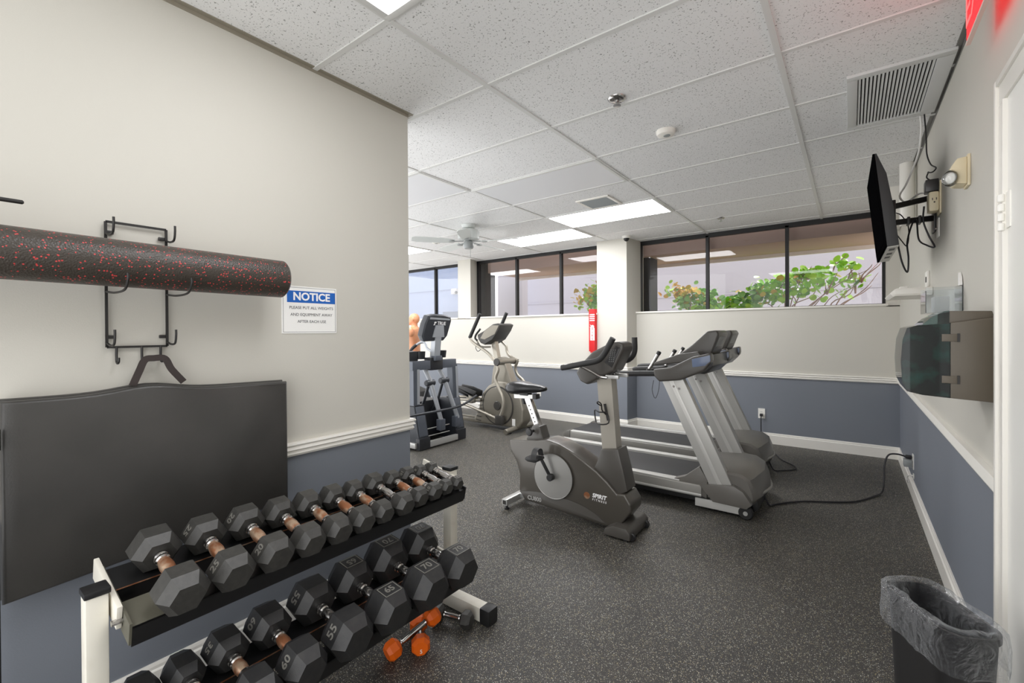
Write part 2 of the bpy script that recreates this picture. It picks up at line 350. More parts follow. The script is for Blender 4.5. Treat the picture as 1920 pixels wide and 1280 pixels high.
def rail_profile(z):           # out, z  (chair rail)
    return [(0, z+.04), (.022, z+.04), (.026, z+.03), (.018, z+.022), (.024, z+.008), (.013, z+.002), (.018, z-.012), (.013, z-.022), (0, z-.022)]
def base_profile():
    return [(0, .125), (.006, .125), (.010, .115), (.010, .104), (.016, .098), (.016, 0), (0, 0)]
tn = [0]
def trim(prof, pts, name=None, mat='white_trim'):
    """sweep the profile along a polyline on the floor plan; the room is on the left-hand side of the path"""
    rings = []
    n = len(pts)
    for i, p in enumerate(pts):
        p = V((p[0], p[1])); nn = []
        if i > 0: d = (p-V(pts[i-1][:2])).normalized(); nn.append(V((-d.y, d.x)))
        if i < n-1: d = (V(pts[i+1][:2])-p).normalized(); nn.append(V((-d.y, d.x)))
        m = sum(nn, V((0, 0))).normalized(); c = m.dot(nn[0]); m = m/max(c, .3)
        rings.append([V((p.x+m.x*o, p.y+m.y*o, z)) for o, z in prof])
    tn[0] += 1
    return struct(MB().loft(rings).build(name or 'trim_%d' % tn[0], mat, sharp=20))
RZ = .79
# paths run so that the room is on the left
trim(rail_profile(RZ), [(XL-.3, YLE), (XL, YLE), (XL, YF)][::1])
trim(base_profile(), [(XL-.3, YLE), (XL, YLE), (XL, YF)], 'baseboard_left')
trim(rail_profile(RZ+.005), [(XR, 2.13), (XR, YB), (-2.375, YB), (-2.42, YC), (XF, YC)])
trim(base_profile(), [(XR, 2.13), (XR, YB), (-2.375, YB), (-2.42, YC), (XF, YC)], 'baseboard_back')
ang = [(0, H-.018), (.003, H-.018), (.003, H-.003), (.024, H-.003), (.024, H+.002), (0, H+.002)]
trim(ang, [(XL-.3, YLE), (XL, YLE), (XL, YF)], mat='tan_trim')
trim(ang, [(XR, YF), (XR, YB), (XR-.1, YB)], mat='grey_trim')
# white boxed pipe chase in the far right corner
struct(MB().cyl((.345, 4.55, 2.12), (.345, 4.55, H), .046, seg=24).build('trim_9', 'white_trim'))
struct(MB().box(.25, .395, 5.2, 6.02, 2.34, H).build('trim_8', 'white_trim'))

# windows: frame, mullions, glass, sill
def window(n, x0, x1, y, z0, xs, yf):
    f = MB(); f.box(x0, x1, y-.03, y+.03, H-.052, H); f.box(x0, x1, y-.02, y+.03, z0-.01, z0+.012)
    f.box(x0, x0+.055, y-.03, y+.03, z0, H); f.box(x1-.03, x1, y-.03, y+.03, z0, H)
    for x in xs: f.box(x-.018, x+.018, y-.03, y+.03, z0, H-.03)
    o = struct(f.build('window_%d' % n, 'black_frame'))
    struct(MB().box(x0+.02, x1-.01, y+.002, y+.006, z0, H-.02).build('window_glass', 'window_glass', o))
    s = MB().box(x0-.02, x1+.01, yf-.018, y+.02, z0-.022, z0, bevel=.004)
    struct(s.build('window_sill', 'white_trim', o))
    return o
window(1, -2.42, .298, 6.22, SR, [-1.487, -.60], YB)
window(2, -5.34, -2.86, 6.07, SL, [-4.455, -3.60], YC)
window(3, -7.85, -5.56, 6.07, SL, [-6.40], YC)
# door and casing on the right wall, near the camera
def doorway():
    d = struct(MB().box(XR-.012, XR, 1.10, 2.035, .01, 2.05).build('door_1', 'door_white'))
    c = MB()
    for a, b, t in ((2.035, 2.12, .022),):
        c.box(XR-.020, XR-.001, a, b, 0, 2.044, bevel=.003); c.box(XR-.028, XR-.002, b-.02, b+.001, 0, 2.126, bevel=.004); c.box(XR-.024, XR-.002, a-.001, a+.012, 0, 2.043, bevel=.003)
    c.box(XR-.0195, XR-.001, 1.02, 2.0995, 2.0445, 2.1245, bevel=.003); c.box(XR-.0275, XR-.002, 1.02, 2.0985, 2.105, 2.1255, bevel=.004)
    struct(c.build('door_casing', 'white_trim', d))
    h = MB(); h.box(XR-.016, XR-.011, 1.995, 2.05, 1.64, 1.75)
    for z in (1.645, 1.675, 1.705, 1.735): h.cyl((XR-.026, 2.036, z-.012), (XR-.026, 2.036, z+.012), .008, seg=12, bevel=.002)
    struct(h.build('door_hinge', 'outlet_white', d))
doorway()

# ------------------------------------------------------------------ ceiling fittings
def panel(x0, x1, y0, y1, lit, label):
    e = thing('ceiling_light', label, 'ceiling light', ((x0+x1)/2, (y0+y1)/2, H-.012), 'ceiling light panels')
    f = MB()
    for a in ((x0, x1, y0, y0+.028), (x0, x1, y1-.028, y1), (x0, x0+.028, y0+.028, y1-.028), (x1-.028, x1, y0+.028, y1-.028)): f.box(*a, H-.011, H-.001, bevel=.002)
    f.build('frame', 'grid_white', e)
    MB().box(x0+.026, x1-.026, y0+.026, y1-.026, H-.007, H-.002).build('diffuser', ('diffuser', 'lit_panel', 'dim_panel')[lit], e)
gX = lambda k: -2.70+1.2192*k
gY = lambda j: 1.77+.6096*j
panel(gX(0), gX(1), gY(4), gY(5), 1, 'lit ceiling panel beside the small square air vent')
panel(gX(-1), gX(0), gY(5), gY(6), 1, 'lit ceiling panel partly behind the right blade of the ceiling fan')
panel(gX(-3), gX(-2), gY(4), gY(5), 1, 'lit ceiling panel at the far left, cut off by the near wall')
panel(gX(1), gX(2), gY(-2), gY(-1), 2, 'lit ceiling panel cut off by the top edge of the photo')
panel(gX(0), gX(1), gY(2), gY(3), 0, 'unlit smooth ceiling panel in the middle of the ceiling')
panel(gX(-1), gX(0), gY(1), gY(2), 0, 'unlit smooth ceiling panel beside the end of the near left wall')

def return_grille():
    x0, x1, y0, y1 = -.015, .385, 2.80, 3.53
    e = thing('air_return_grille', 'large grey louvred air return grille in the ceiling above the television', 'air grille', ((x0+x1)/2, (y0+y1)/2, H-.02))
    f = MB(); b = .045
    for a in ((x0, x1, y0, y0+b), (x0, x1, y1-b, y1), (x0, x0+b, y0+b, y1-b), (x1-b-.02, x1, y0+b, y1-b)): f.box(*a, H-.016, H-.0005, bevel=.003)
    f.build('frame', 'grille_grey', e)
    MB().box(x0+b, x1-b, y0+b, y1-b, H-.006, H-.001).build('duct_opening', 'void_dark', e)
    n = 19
    for i in range(n):
        x = x0+b+(x1-x0-2*b-.02)*(i+.5)/n
        MB().bar((x, y0+b, H-.011), (x, y1-b, H-.011), .0100, .0022, up=(.5, 0, .87)).build('louvre', 'grille_grey', e)
return_grille()
def supply_vent():
    x0, x1, y0, y1 = -2.13, -1.79, 3.86, 4.20
    e = thing('air_vent', 'small square white air vent beside the lit ceiling panel', 'air vent', ((x0+x1)/2, (y0+y1)/2, H-.02))
    f = MB()
    for a in ((x0, x1, y0, y0+.03), (x0, x1, y1-.03, y1), (x0, x0+.03, y0+.03, y1-.03), (x1-.03, x1, y0+.03, y1-.03)): f.box(*a, H-.012, H-.0005, bevel=.003)
    f.build('frame', 'white_trim', e)
    MB().box(x0+.03, x1-.03, y0+.03, y1-.03, H-.005, H-.001).build('duct_opening', 'void_dark', e)
    for i in range(8):
        y = y0+.045+(y1-y0-.09)*i/7
        MB().bar((x0+.03, y, H-.009), (x1-.03, y, H-.009), .015, .002, up=(0, .6, .8)).build('louvre', 'fan_grey', e)
supply_vent()
def sprinkler(x, y, k, label):
    e = thing('fire_sprinkler', label, 'fire sprinkler', (x, y, H-.05))
    MB().lathe([(.012, 0), (.030*k, .002), (.042*k, .012), (.043*k, .016), (.02*k, .016)], (x, y, H-.016), (0, 0, 1), 24).build('escutcheon', 'chrome', e)
    MB().lathe([(.009*k, .02), (.009*k, -.006), (.006*k, -.008), (.006*k, -.02), (.018*k, -.022), (.018*k, -.025), (.003, -.026)], (x, y, H-.016), (0, 0, 1), 16).build('nozzle', 'chrome', e)
sprinkler(-1.01, 2.30, 1.15, 'chrome fire sprinkler in the ceiling nearest the camera')
sprinkler(-1.16, 5.44, 1, 'chrome fire sprinkler in the ceiling above the right hand window')
def smoke_detector(x, y, label, r=.058):
    e = thing('smoke_detector', label, 'smoke detector', (x, y, H-.045))
    MB().lathe([(.001, -.036), (r*.6, -.036), (r*.9, -.028), (r, -.012), (r, 0)], (x, y, H), (0, 0, 1), 28).build('housing', 'white_trim', e)
    MB().lathe([(.001, -.039), (.02, -.039), (.022, -.035)], (x+.01, y-.01, H), (0, 0, 1), 16).build('sensor_grille', 'fan_grey', e)
smoke_detector(-.93, 2.86, 'white round smoke detector in the middle of the ceiling')
smoke_detector(-4.59, 4.36, 'white round smoke detector behind the ceiling fan')
def dome_camera():
    e = thing('security_camera', 'small white dome security camera in the ceiling in front of the column', 'security camera', (-2.38, 5.70, H-.08))
    MB().lathe([(.045, -.03), (.055, -.015), (.055, 0)], (-2.38, 5.70, H), (0, 0, 1), 24).build('housing', 'white_trim', e)
    MB().ell((-2.38, 5.70, H-.03), .038, .038, .042).build('dome', 'black_plastic', e)
dome_camera()

def ceiling_fan():
    c = V((-3.60, 3.94, 0)); e = thing('ceiling_fan', 'white five-bladed ceiling fan with a grey motor housing', 'ceiling fan', (c.x, c.y, 2.28))
    MB().lathe([(.03, 2.53), (.075, 2.55), (.085, 2.588), (.001, 2.589)], c, (0, 0, 1)).build('canopy', 'fan_white', e)
    MB().lathe([(.02, 2.405), (.105, 2.41), (.125, 2.425), (.125, 2.505), (.11, 2.53), (.02, 2.535)], c, (0, 0, 1), 32).build('motor_housing', 'fan_white', e)
    MB().lathe([(.01, 2.31), (.05, 2.312), (.06, 2.33), (.06, 2.375), (.045, 2.40), (.01, 2.405)], c, (0, 0, 1)).build('switch_housing', 'fan_grey', e)
    MB().tube([c+V((.03, 0, 2.31)), c+V((.03, 0, 2.21))], .002, 6, smooth=False).build('pull_chain', 'fan_grey', e)
    for i in range(5):
        a = YAW+math.radians(-18+72*i); d = V((math.cos(a), math.sin(a), 0)); s = V((-d.y, d.x, 0)); t = (s*.97+V((0, 0, .24))).normalized()
        arm = MB().bar(c+d*.06+V((0, 0, 2.395)), c+d*.22+V((0, 0, 2.385)), .03, .008); arm.cyl(c+d*.2+V((0, 0, 2.380)), c+d*.2+V((0, 0, 2.392)), .035, seg=14)
        arm.build('blade_arm', 'fan_grey', e)
        out = [(.17, .045), (.3, .058), (.5, .068), (.62, .066), (.66, .045), (.66, -.045), (.62, -.066), (.5, -.068), (.3, -.058), (.17, -.045)]
        up = t.cross(d)*-1
        MB().loft([[c+V((0, 0, 2.388))+d*u+t*v+up*h for u, v in out] for h in (0, .006)]).build('blade', 'fan_white', e)
ceiling_fan()

def exit_sign():
    e = thing('exit_sign', 'glowing red exit sign under the ceiling beside the right wall', 'exit sign', (.335, 2.0, 2.33))
    MB().box(.330, .338, 1.93, 2.255, 2.345, 2.545).build('panel', 'exit_red', e)
    MB().box(.328, .340, 1.928, 2.258, 2.335, 2.345).build('edge_strip', 'exit_edge', e)
    MB().box(.31, .36, 1.95, 2.24, 2.545, H-.003, bevel=.004).build('housing', 'white_trim', e)
    text('EXIT', .17, (.3285, 2.09, 2.445), (0, -1, 0), (0, 0, 1), 'exit_letter', e)
exit_sign()

# ------------------------------------------------------------------ outside
def outside():
    struct(MB().box(-14, 5, 6.32, 9.0, 1.30, 1.40).build('terrace_ground', 'ext_soil'))
    struct(MB().box(-7.3, 5, 9.5, 9.65, 1.3, 2.66).box(-5.9, 5, 9.5, 9.65, 2.661, 3.6).build('garden_wall', 'ext_white'))
    struct(MB().box(-14, -7.2, 8.2, 8.35, 1.3, 3.4).box(-14, -7.2, 8.16, 8.2, 2.41, 2.44).build('side_garden_wall', 'ext_sky_tint'))  # white wall with the sky's blue light put into its colour
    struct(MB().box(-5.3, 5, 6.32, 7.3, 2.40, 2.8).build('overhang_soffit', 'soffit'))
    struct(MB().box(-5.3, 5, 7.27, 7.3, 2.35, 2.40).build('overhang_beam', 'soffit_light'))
    struct(MB().box(-7.3, 5, 9.485, 9.5, 2.02, 2.05).build('wall_ledge', 'ext_white'))
    struct(MB().box(-2.56, -2.33, 6.45, 6.75, 1.4, 2.8).build('dark_upright', 'black_frame'))  # plain dark block close behind the glass
    struct(MB().box(-5.62, -5.36, 6.32, 6.6, 1.4, 2.8).build('dark_upright', 'black_frame'))  # same plain dark block at the middle window
    struct(MB().box(-6.1, -5.45, 7.6, 7.8, 1.4, 3.4).build('exterior_pillar', 'ext_white'))
    struct(MB().box(-8.1, -7.2, 7.9, 8.1, 1.4, 1.83).build('utility_box', 'ext_navy'))
    e = thing('outdoor_camera', 'white outdoor security camera on the wall beyond the far left window', 'security camera', (-7.95, 8.15, 2.3))
    MB().box(-8.03, -7.85, 8.12, 8.2, 2.28, 2.42, bevel=.01).build('bracket', 'white_trim', e)
    MB().cyl((-7.9, 8.08, 2.33), (-7.72, 7.98, 2.30), .045, seg=14, bevel=.01).build('camera_body', 'white_trim', e)
    MB().cyl((-7.72, 7.98, 2.30), (-7.70, 7.97, 2.297), .036, seg=14).build('lens', 'black_plastic', e)
outside()
def bush(name, label, stems, leaves, spread, mats):
    """stems: list of polylines; leaves scattered round points"""
    base = V(stems[0][0]); e = thing(name, label, 'bush', base)
    b = MB()
    for st in stems: b.tube(st, [.010, .003], 6, 4)
    b.build('branches', 'branch_bark', e)
    lv = MB(); 
    for (p, n, rad, mi) in leaves:
        for _ in range(int(n*1.5)):
            c = V(p)+V((random.gauss(0, rad*spread[0]), random.gauss(0, rad*spread[1]), random.gauss(0, rad*spread[2])))
            r = random.uniform(.028, .052); lv.mi = mi if random.random() < .8 else random.randrange(len(mats))
            q = Euler((random.uniform(-1.1, 1.1), random.uniform(-1.1, 1.1), random.uniform(0, 6.28))).to_matrix()
            k = 9; pts = []
            for j in range(k):
                a = 2*PI*j/k; x, y = math.cos(a)*r, math.sin(a)*r*(.95 if a != 0 else .6)
                pts.append(c+q @ V((x, y, .18*(x*x)/r)))
            mid = c+q @ V((0, 0, -.002)); bb = bmesh.new(); vc = bb.verts.new(mid); vs = [bb.verts.new(p_) for p_ in pts]
            for j in range(k): bb.faces.new((vc, vs[j], vs[(j+1) % k]))
            lv._add(bb)
    o = lv.build('foliage', mats, e, sharp=180)
    return e
GM = ['leaf_green', 'leaf_dark', 'leaf_orange']
def stems_to(base, tips, wob=.06):
    out = []
    for t in tips:
        a, b = V(base), V(t); m1 = a.lerp(b, .35)+V((random.uniform(-wob, wob), random.uniform(-wob, wob), random.uniform(0, wob))); m2 = a.lerp(b, .7)+V((random.uniform(-wob, wob), random.uniform(-wob, wob), random.uniform(-wob, wob)))
        out.append([a, m1, m2, b])
    return out
Y1 = 7.4
tips = [(-.53, Y1, 2.12), (-.36, Y1+.1, 2.02), (-.14, Y1, 2.26), (.02, Y1, 2.10), (.16, Y1-.1, 2.08), (-.8, Y1, 2.0), (-.7, Y1+.1, 2.10), (-1.05, Y1, 1.9), (.1, Y1, 1.95), (-.2, Y1-.1, 1.95)]
st = stems_to((-.72, Y1, 1.40), tips, .09)+stems_to((-.25, Y1, 1.40), [(.05, Y1, 2.02), (.30, Y1, 2.2), (.28, Y1, 2.05), (.22, Y1+.05, 1.9)], .07)
for t in tips: st += stems_to(V(t)-V((.05, 0, .15)), [V(t)+V((random.uniform(-.15, .15), 0, random.uniform(-.02, .14))) for _ in range(2)], .03)
bush('sea_grape_bush', 'bright green round-leaved bush with bare branches outside the right window', st,
     [((-.53, Y1, 2.08), 22, .09, 0), ((-.70, Y1, 2.02), 22, .09, 0), ((-.12, Y1, 2.24), 8, .05, 0), ((.02, Y1, 2.16), 10, .06, 0), ((-.30, Y1, 2.02), 18, .10, 0), ((.05, Y1, 1.98), 10, .08, 0), ((-.05, Y1, 1.90), 8, .08, 0), ((-1.0, Y1, 1.92), 34, .10, 0), ((-1.15, Y1, 1.82), 34, .10, 1), ((-1.35, Y1, 1.80), 16, .08, 1), ((-.85, Y1, 1.80), 20, .10, 0), ((-1.25, Y1, 1.70), 30, .09, 0), ((-.5, Y1, 1.83), 14, .08, 0), ((-.62, Y1, 1.90), 18, .09, 0), ((-.42, Y1, 2.10), 16, .07, 0), ((-.22, Y1, 2.10), 12, .08, 0), ((-1.42, Y1, 1.72), 30, .09, 0), ((-1.05, Y1, 1.72), 24, .10, 1), ((-.88, Y1, 1.98), 24, .08, 0), ((-.2, Y1, 1.78), 8, .09, 0)], (1.0, .7, .62), GM)
tips = [(-2.35, 7.74, 2.02), (-2.2, 7.74, 1.95), (-2.0, 7.1, 1.98), (-1.8, 7.74, 1.95), (-1.6, 7.74, 1.75)]
bush('sea_grape_bush', 'low green and orange round-leaved bush beside the dark upright outside the right window', stems_to((-2.0, 7.74, 1.40), tips),
     [((-2.33, 7.74, 1.98), 40, .10, 2), ((-2.12, 7.74, 1.90), 50, .11, 2), ((-1.92, 7.74, 1.90), 44, .10, 1), ((-1.78, 7.74, 1.80), 40, .09, 1), ((-2.2, 7.74, 1.74), 50, .12, 1), ((-1.9, 7.74, 1.72), 40, .08, 0)], (1, .8, .7), GM)
bush('sea_grape_bush', 'small yellow-green bush outside the middle window next to the column', stems_to((-3.55, 7.1, 1.40), [(-3.75, 7.1, 1.98), (-3.55, 7.1, 2.02), (-3.4, 7.1, 1.95)]),
     [((-3.72, 7.1, 1.95), 40, .10, 2), ((-3.55, 7.1, 2.0), 44, .10, 0), ((-3.4, 7.1, 1.98), 40, .1, 2), ((-3.65, 7.1, 1.78), 34, .10, 0), ((-3.45, 7.1, 1.8), 30, .1, 1)], (1, .8, .8), GM)

# ------------------------------------------------------------------ on the left wall
def hook_rack():
    e = thing('wall_hook_rack', 'black wire wall rack with upturned hooks holding the foam roller', 'wall rack', (XL+.01, .48, 1.2))
    x = XL+.014; y0, y1, z0, z1 = .395, .565, 1.285, 1.715
    f = MB()
    for y in (y0, y1): f.bar((x, y, z0), (x, y, z1), .0078, .006, up=(1, 0, 0))
    for z in (z0, z1): f.bar((x, y0, z), (x, y1, z), .0078, .006, up=(1, 0, 0))
    f.build('frame', 'black_metal', e)
    for z in (1.675, 1.475, 1.30):
        for y in (y0, y1):
            d = .232 if z == 1.475 else .075
            MB().tube([(x, y, z), (x+d*.4, y+.004, z-.008), (x+d*.85, y+.006, z-.004), (x+d, y+.006, z+.024), (x+d, y+.006, z+.045)], .0037, 8).build('hook', 'black_metal', e)
    for y in (y0+.025, y0+.095, y1-.02):
        MB().tube([(x, y, z0), (x, y, z0-.045), (x+.012, y, z0-.056), (x+.026, y, z0-.05), (x+.028, y, z0-.036)], .004, 8).build('lower_hook', 'black_metal', e)
    for y in (y0+.012, y1-.012):
        for z in (z1-.035, z0+.035): MB().box(XL+.001, x, y-.010, y+.010, z-.006, z+.006, bevel=.002).build('mounting_tab', 'black_metal', e)
hook_rack()
solo(MB().cyl((XL+.158, -.42, 1.566), (XL+.158, .925, 1.553), .0755, seg=48, bevel=.008), 'foam_roller', 'speckled_foam', 'long black foam roller speckled with red on the wall hooks', 'foam roller')
solo(MB().cyl((XL+.12, -.30, 1.715), (XL+.12, .195, 1.715), .0062, seg=14, bevel=.003), 'hook_bar', 'black_metal', 'thin black rounded bar end sticking into the photo above the foam roller', 'bar')
def floor_mat_():
    e = thing('exercise_mat', 'folded charcoal vinyl exercise mat hanging by its handles from the hook rack', 'exercise mat', (XL+.06, .55, .55))
    x0 = XL+.012
    for k in range(2):
        a = x0+k*.037; b = MB(); rings = []
        for xx, ins in ((a, .008), (a+.004, .001), (a+.018, -.002), (a+.031, .001), (a+.035, .008)):
            r = []
            N = 24
            for i in range(N+1):
                t = i/N; y = .148+.827*t; bump = .022*math.exp(-((y-.50)/.11)**2)
                r.append(V((xx+.003*math.sin(5*t*PI), y+(ins if t < .02 else (-ins if t > .98 else 0)), 1.138-.016*t+bump-ins-k*.004)))
            for i in range(N+1):
                t = 1-i/N; y = .148+.827*t
                r.append(V((xx+.002*math.sin(7*t), y+(ins if t < .02 else (-ins if t > .98 else 0)), .545+.055*t+ins)))
            rings.append(r)
        b.loft(rings); b.build('mat_panel', 'mat_vinyl', e, sharp=60)
    xh = XL+.048
    P = [(xh, .455, 1.15), (xh, .474, 1.20), (xh, .49, 1.238), (xh, .515, 1.243), (xh, .548, 1.24), (xh, .568, 1.20), (xh, .605, 1.15)]
    C = catmull(P, 6); m = MB()
    m.loft([[c+V((dx, n.y*s, n.z*s)) for dx, s in ((-.002, .011), (.002, .011), (.002, -.011), (-.002, -.011))] for c, n in [(C[i], V((0, -(C[min(i+1, len(C)-1)]-C[max(i-1, 0)]).z, (C[min(i+1, len(C)-1)]-C[max(i-1, 0)]).y)).normalized()) for i in range(len(C))]])
    m.build('handle', 'webbing', e)
floor_mat_()
solo(MB().cyl((XL+.10, .134, .0), (XL+.10, .134, 1.06), .0075, seg=12).cyl((XL+.10, .134, 1.0), (XL+.10, .134, 1.06), .012, seg=12), 'upright_pole', 'black_metal', 'thin black pole at the left edge of the photo beside the mat', 'pole')
def notice():
    e = thing('notice_sign', 'white paper NOTICE sign with a blue band on the left wall', 'sign', (XL, 1.12, 1.33))
    M4 = lambda y, z: (XL+.004, y, z)
    y0, y1, z0, z1 = .993, 1.262, 1.328, 1.547
    MB().box(XL+.0005, XL+.003, y0, y1, z0, z1).build('paper', 'paper', e)
    MB().box(XL+.003, XL+.0036, y0+.024, y1-.008, z1-.076, z1-.022).build('band', 'sign_blue', e)
    b = MB()
    for a in ((y0+.006, y1-.006, z0+.006, z0+.0075), (y0+.006, y1-.006, z1-.0075, z1-.006), (y0+.006, y0+.0075, z0+.006, z1-.006), (y1-.0075, y1-.006, z0+.006, z1-.006)): b.box(XL+.003, XL+.0033, *a)
    b.build('border', 'ink', e)
    X, Y = (0, 1, 0), (0, 0, 1); cy = (y0+y1)/2+.008
    text('NOTICE', .050, (XL+.0042, cy, z1-.049), X, Y, 'white_ink', e, 'heading', .0002, width=.0016)
    for i, l in enumerate(('PLEASE PUT ALL WEIGHTS', 'AND EQUIPMENT AWAY', 'AFTER EACH USE')):
        text(l, .0185, (XL+.0036, cy, z1-.100-.032*i), X, Y, 'ink', e, 'text_line', .0002)
notice()

# ------------------------------------------------------------------ dumbbell rack
TIL_U, TIL_L = math.radians(12), math.radians(7)
def rack():
    e = thing('dumbbell_rack', 'white two-tier dumbbell rack with black trays in front of the left wall', 'dumbbell rack', (-1.6, .95, 0))
    for y in (.262, 1.606):
        p = MB().box(-1.655, -1.60, y, y+.048, .068, .635, bevel=.006).build('post', 'white_paint', e)
        MB().box(-1.658, -1.597, y-.003, y+.053, .632, .650, bevel=.005).build('end_cap', 'black_plastic', p)
        yf = y-.034 if y < 1 else y-.065
        f = MB().box(-1.93, -1.345, yf, yf+.058, .004, .068, bevel=.005).build('foot', 'white_paint', e)
        MB().box(-1.355, -1.298, yf-.004, yf+.062, .0, .072, bevel=.008).build('end_cap', 'black_plastic', f)
    def tray(name, cx, cz, til, half, y0, y1, drop, gap):
        c = V((cx, 0, cz)); d = V((math.cos(til), 0, -math.sin(til))); n = V((math.sin(til), 0, math.cos(til)))
        def slab(a, b, h0, h1):   # along slope a..b, normal h0..h1
            return [((c+d*u+n*h).x, (c+d*u+n*h).z) for u, h in ((a, h0), (b, h0), (b, h1), (a, h1))]
        r = MB(); r.prism(slab(-half-.03, -gap, -.005, 0), y0, y1, 'Y'); r.prism(slab(-gap-.005, -gap, -.055, .0), y0, y1, 'Y')
        rr_ = r.build('rear_rail', 'black_paint', e); MB().prism(slab(-gap-.004, -gap+.0006, -.0005, .0005), y0, y1, 'Y').build('worn_edge', 'rusty_steel', rr_)
        r = MB(); r.prism(slab(gap, half, -.005, 0), y0, y1, 'Y'); r.prism(slab(half-.005, half, -drop, 0.0), y0, y1, 'Y')
        fr = r.build('front_rail', 'black_paint', e)
        for y in (y0-.006, y1):
            MB().prism(slab(-half-.035, half+.001, -.05, .012), y, y+.006, 'Y').build('side_plate', 'tray_olive' if y < y0 else 'black_paint', e)
        for y in (y0-.02, y1+.006):
            MB().prism(slab(-half-.06, half*.55, -.035, .030), y, y+.013, 'Y', bevel=.003).build('bracket', 'white_paint', e)
        for a in (-half+.02, half-.06):
            p = c+d*a-n*.012; MB().cyl((p.x, y0-.03, p.z), (p.x, y0+.003, p.z), .008, seg=8).build('bolt', 'chrome', e)
        for yy in (y0+.02, y1-.06): MB().box(-1.64, cx-half*.2, yy, yy+.04, cz-.06, cz-.025).build('support_arm', 'black_paint', e)
        MB().prism(slab(gap-.03, half-.002, .0001, .0005), y0, y0+.11, 'Y').build('lit_shelf_strip', 'tray_olive', e)  # light on the empty shelf end, put into an olive colour
    tray('upper_tray', -1.625, .592, TIL_U, .130, .335, 1.602, .058, .045)
    tray('lower_tray', -1.50, .252, TIL_L, .115, .3185, 1.50, .052, .045)
rack()

def hexring(x, R, roll=0, n=6):
    return [V((x, R*math.cos(2*PI/n*(k-(.5 if n == 8 else 0))+roll)/math.cos(PI/n), R*math.sin(2*PI/n*(k-(.5 if n == 8 else 0))+roll)/math.cos(PI/n))) for k in range(n)]
def head_mb(xc, L, R, sgn, n=6):
    """hexagonal head: sgn +1 the outer end is toward +x"""
    o, i = .29*L, .24*L
    prof = [(-L/2, R*.66), (-L/2+i, R), (L/2-o, R), (L/2, R*.66)]
    if sgn < 0: prof = [(-x, r) for x, r in prof[::-1]]
    return MB().loft([hexring(xc+x, r) for x, r in prof])
def dumbbell(label, y, cx, cz, til, R, L, grip, rust, num=None, facet='side', mat='hex_rubber', group='black hex dumbbells on the rack', yaw=0):
    """axis along local x, tilted so +x is low; built round the origin then placed"""
    e = thing('dumbbell', label, 'dumbbell', (0, 0, 0), group)
    half = grip/2+L/2
    g_ = grip/2
    k = 1.12
    pr = [(.0135, -g_-.004), (.0175, -g_+.002), (.0175, -g_+.010), (.0140, -g_+.012), (.0140, -g_+.016), (.0170, -g_+.018), (.0170, -g_+.025), (.0135, -g_+.029), (.0160, -.014), (.0168, 0), (.0160, .014), (.0135, g_-.029), (.0170, g_-.025), (.0170, g_-.018), (.0140, g_-.016), (.0140, g_-.012), (.0175, g_-.010), (.0175, g_-.002), (.0135, g_+.004)]
    hd = MB().lathe([(r*k, h) for r, h in pr], (0, 0, 0), (1, 0, 0), 18).build('handle', 'chrome', e, sharp=25)
    if rust: MB().lathe([(.0134*k, -g_+.028), (.0162*k, -.014), (.0171*k, 0), (.0162*k, .014), (.0134*k, g_-.028)], (0, 0, 0), (1, 0, 0), 18).build('worn_grip', 'rusty_steel', hd)['label'] = 'rust-brown worn middle of the grip'
    for sgn in (-1, 1):
        h = head_mb(sgn*half, L, R, sgn).build('head', mat, e, sharp=20)
        if num:
            s = R*.62
            if facet == 'side':
                a = math.radians(150); nrm = V((0, math.cos(a), math.sin(a))); t = V((0, -nrm.z, nrm.y)) if False else V((0, math.sin(a), -math.cos(a)))
                o = V((sgn*half-.01*L, 0, 0))+nrm*(R+.0006)
                xd, yd = (t, V((-1, 0, 0))) if sgn > 0 else (-t, V((1, 0, 0)))
            else:
                o = V((sgn*half+sgn*.02*L*0, 0, R+.0006)); xd, yd = (V((0, 1, 0)), V((-1, 0, 0))) if sgn > 0 else (V((0, -1, 0)), V((1, 0, 0)))
                fr = MB(); a, b = .30*L*.72, R*.50
                for q in ((-a, a, -b, -b+.003), (-a, a, b-.003, b), (-a, -a+.003, -b, b), (a-.003, a, -b, b)): fr.box(sgn*half+q[0], sgn*half+q[1], q[2], q[3], R-.001, R+.0010)
                fr.build('number_frame', 'number_glint', h)
            text(num, s if facet == 'side' else s*.9, o, xd, yd, 'number_glint', h, 'number', .001, width=.0006)
    e.location = (cx, y, cz); e.rotation_euler = (0, til, yaw)
    return e
ords = ['first', 'second', 'third', 'fourth', 'fifth', 'sixth', 'seventh', 'eighth', 'ninth', 'tenth', 'eleventh', 'twelfth']
YU = [.440, .570, .695, .812, .922, 1.027, 1.125, 1.227, 1.322, 1.41, 1.49, 1.566]
RU = [.0565, .0535, .0525, .0485, .0460, .0440, .0405, .0425, .0385, .0365, .0325, .0300]
LU = [.114, .105, .098, .095, .092, .086, .080, .084, .068, .066, .060, .056]
RUST = [1, 1, 1, 1, 1, 1, 1, 0, 1, 1, 0, 0]
NUM = [None, '25', '20', None, None, None, None, None, None, '10', '8', '5']
EXTRA = ['largest on the near end', 'marked 25', 'marked 20, with a rusty grip', 'with an orange-brown rusty grip', 'rusty grip past the mat edge', 'with a rusty grip', 'with a slim rusty grip', 'with a clean shiny grip', 'with a brown-tinged grip', 'with a partly rusty grip', 'with a clean slim chrome grip', 'smallest, at the far end']
